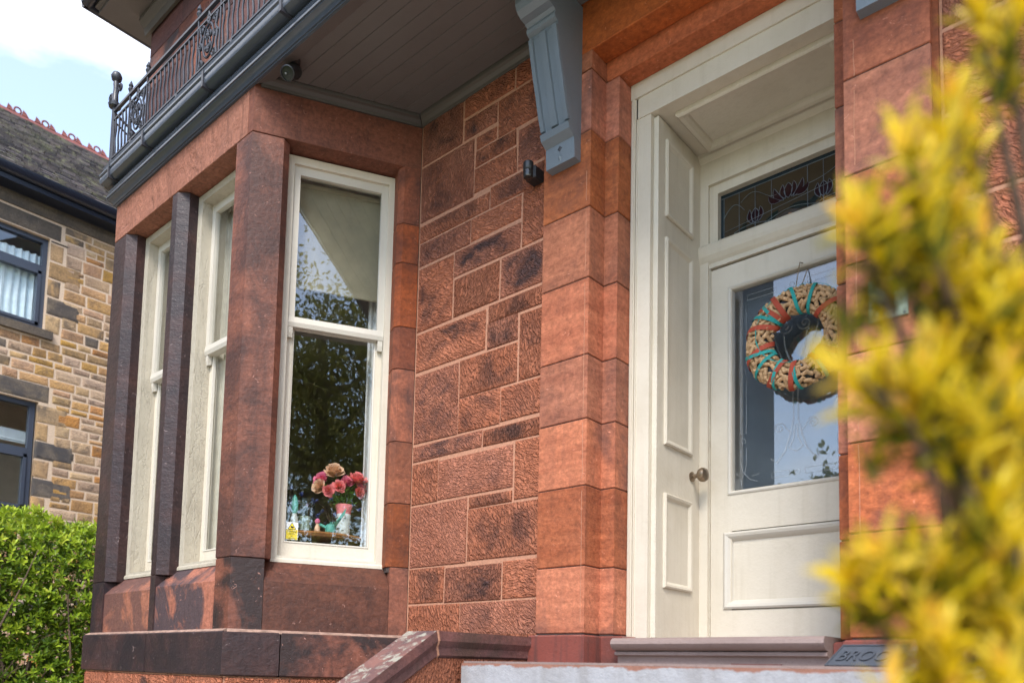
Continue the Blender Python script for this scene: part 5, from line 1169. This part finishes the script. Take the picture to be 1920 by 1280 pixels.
for (px, py, ds) in tips:
    p = camp(px, py, ds); out = (p-base); out.z = 0; out = out.normalized() if out.length > 1e-6 else Vector((0, 0, 1)); ax_ = (Vector((0, 0, .45 if px < 1720 else 1))+out*(random.uniform(.9, 1.4) if px < 1720 else random.uniform(.1, .7))+Vector((random.uniform(-.25, .25), random.uniform(-.25, .25), 0))).normalized()
    n = random.randint(4, 5) if px < 1720 else random.randint(3, 4)
    for k in range(n):
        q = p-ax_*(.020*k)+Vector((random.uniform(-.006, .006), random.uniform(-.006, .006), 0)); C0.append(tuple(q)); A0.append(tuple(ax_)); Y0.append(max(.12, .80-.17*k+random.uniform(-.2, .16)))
    for k in range(1):
        q = p-ax_*random.uniform(.03, .12)+Vector((random.uniform(-.04, .04), random.uniform(-.04, .04), random.uniform(-.02, .02))); C0.append(tuple(q)); A0.append((random.uniform(-.7, .7), random.uniform(-.7, .7), .8)); Y0.append(random.uniform(.25, .85))
    mid = lerp(p, Vector((base.x, base.y, p.z-.35)), .45); mid.z = p.z-.18
    low = Vector((lerp(base.x, p.x, .15), lerp(base.y, p.y, .15), max(GZ+.1, p.z-.7)))
    br.tube([p, p-ax_*.06, mid, low, base+Vector((random.uniform(-.04, .04), random.uniform(-.04, .04), 0))], [.002, .003, .005, .008, .011], 6)
for i in range(46):
    px = 1845+abs(random.gauss(0, 90)); py = random.uniform(560, 1380); p = camp(px, py, random.uniform(.82, 1.08)); C0.append(tuple(p)); A0.append((random.uniform(-.6, .6), random.uniform(-.6, .6), .8)); Y0.append(random.uniform(.03, .45))  # dark-toned rosettes paint the shaded gaps inside the shrub
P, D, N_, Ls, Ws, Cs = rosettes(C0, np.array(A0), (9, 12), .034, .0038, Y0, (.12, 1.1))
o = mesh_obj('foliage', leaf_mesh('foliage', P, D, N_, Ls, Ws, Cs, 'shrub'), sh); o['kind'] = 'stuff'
br.build('stems', 'twig', sh, True)

# garden trees, seen in the window reflections
def tree(name, label, x, y, h, cr, nl, seed, leaf=.16, cat='tree', low=.35):
    rg = np.random.default_rng(seed); random.seed(seed); t_ = thing(name, label, cat, (x, y, GZ), 'trees across the garden')
    tr_ = MB(); top = Vector((x+random.uniform(-.4, .4), y, GZ+h*.72)); b0 = Vector((x, y, GZ)); tr_.tube([b0, lerp(b0, top, .4)+Vector((.12, .1, 0)), top], [h*.028, h*.020, h*.008], 9); cl_ = []
    for i in range(16):
        f_ = random.uniform(.28, .95); s_ = lerp(b0, top, f_); a = random.uniform(0, 6.28); l = cr*random.uniform(.5, .95)*(1.15-f_*.5); e = s_+Vector((math.cos(a)*l, math.sin(a)*l, l*random.uniform(.2, .8))); m_ = lerp(s_, e, .5)+Vector((0, 0, -.1*l)); tr_.tube([s_, m_, e], [h*.009, h*.006, h*.002], 6); cl_ += [e, lerp(m_, e, .5), m_]
    tr_.build('trunk', 'bark', t_, True)
    cl_ = np.array([tuple(c) for c in cl_]); cen = np.array([x, y, GZ+h*.6]); extra = rg.normal(0, 1, (40, 3)); extra /= np.linalg.norm(extra, axis=1)[:, None]; extra = cen+extra*np.array([cr*.8, cr*.8, h*.36])*rg.uniform(.3, 1, (40, 1)); cl_ = np.concatenate([cl_, extra])
    idx = rg.integers(0, len(cl_), nl); Pp = cl_[idx]+rg.normal(0, 1, (nl, 3))*cr*.15; Dd = rg.normal(0, 1, (nl, 3)); Dd[:, 2] -= .5; Nn = rg.normal(0, .5, (nl, 3)); Nn[:, 2] += .8
    o = mesh_obj('crown', leaf_mesh('crown', Pp, Dd, Nn, rg.uniform(.7, 1.3, nl)*leaf, rg.uniform(.7, 1.2, nl)*leaf*.28, rg.uniform(0, 1, nl), 'tree'), t_); o['kind'] = 'stuff'
tree('garden_tree', 'tall leafy tree to the right of the house, mirrored in the bay window', 8.0, -4.7, 12.2, 3.3, 30000, 1, .12)
tree('garden_tree', 'broad leafy tree behind the viewer, mirrored low in the door glass', -4.6, -14.5, 6.2, 3.0, 14000, 2, .2)

# house across the road, seen only in the reflections
oh = thing('opposite_house', 'tall sandstone house across the road, mirrored in the left of the door glass', 'house', (-10, -14, GZ))
th_ = R(28); ud = Vector((-math.cos(th_), math.sin(th_), 0)); od = Vector((math.sin(th_), math.cos(th_), 0))
FO = Fr((-6.2, -11.2, 0), ud, od)
s = MB(FO); s.box(0, 9, GZ, 9.6, -6.5, 0); s.build('wall', 'grey_render', oh)
s = MB(FO); s.add([(-.2, .2, 9.6), (9.2, .2, 9.6), (9.2, -6.7, 9.6), (-.2, -6.7, 9.6), (2.4, -3.2, 12.2), (6.8, -3.2, 12.2)], [(0, 1, 5, 4), (1, 2, 5), (2, 3, 4, 5), (3, 0, 4), (0, 3, 2, 1)]); s.build('roof', 'slate', oh)
for zz in (.2, 3.4, 6.6):
    for xx in (1.0, 3.4, 6.0):
        s = MB(FO); s.box(xx, xx+1.1, zz, zz+1.9, -.02, .05); f = s.build('window', 'white_paint', oh)
        s = MB(FO); s.box(xx+.08, xx+1.02, zz+.08, zz+1.82, .051, .056); s.build('pane', 'st_blue', f)
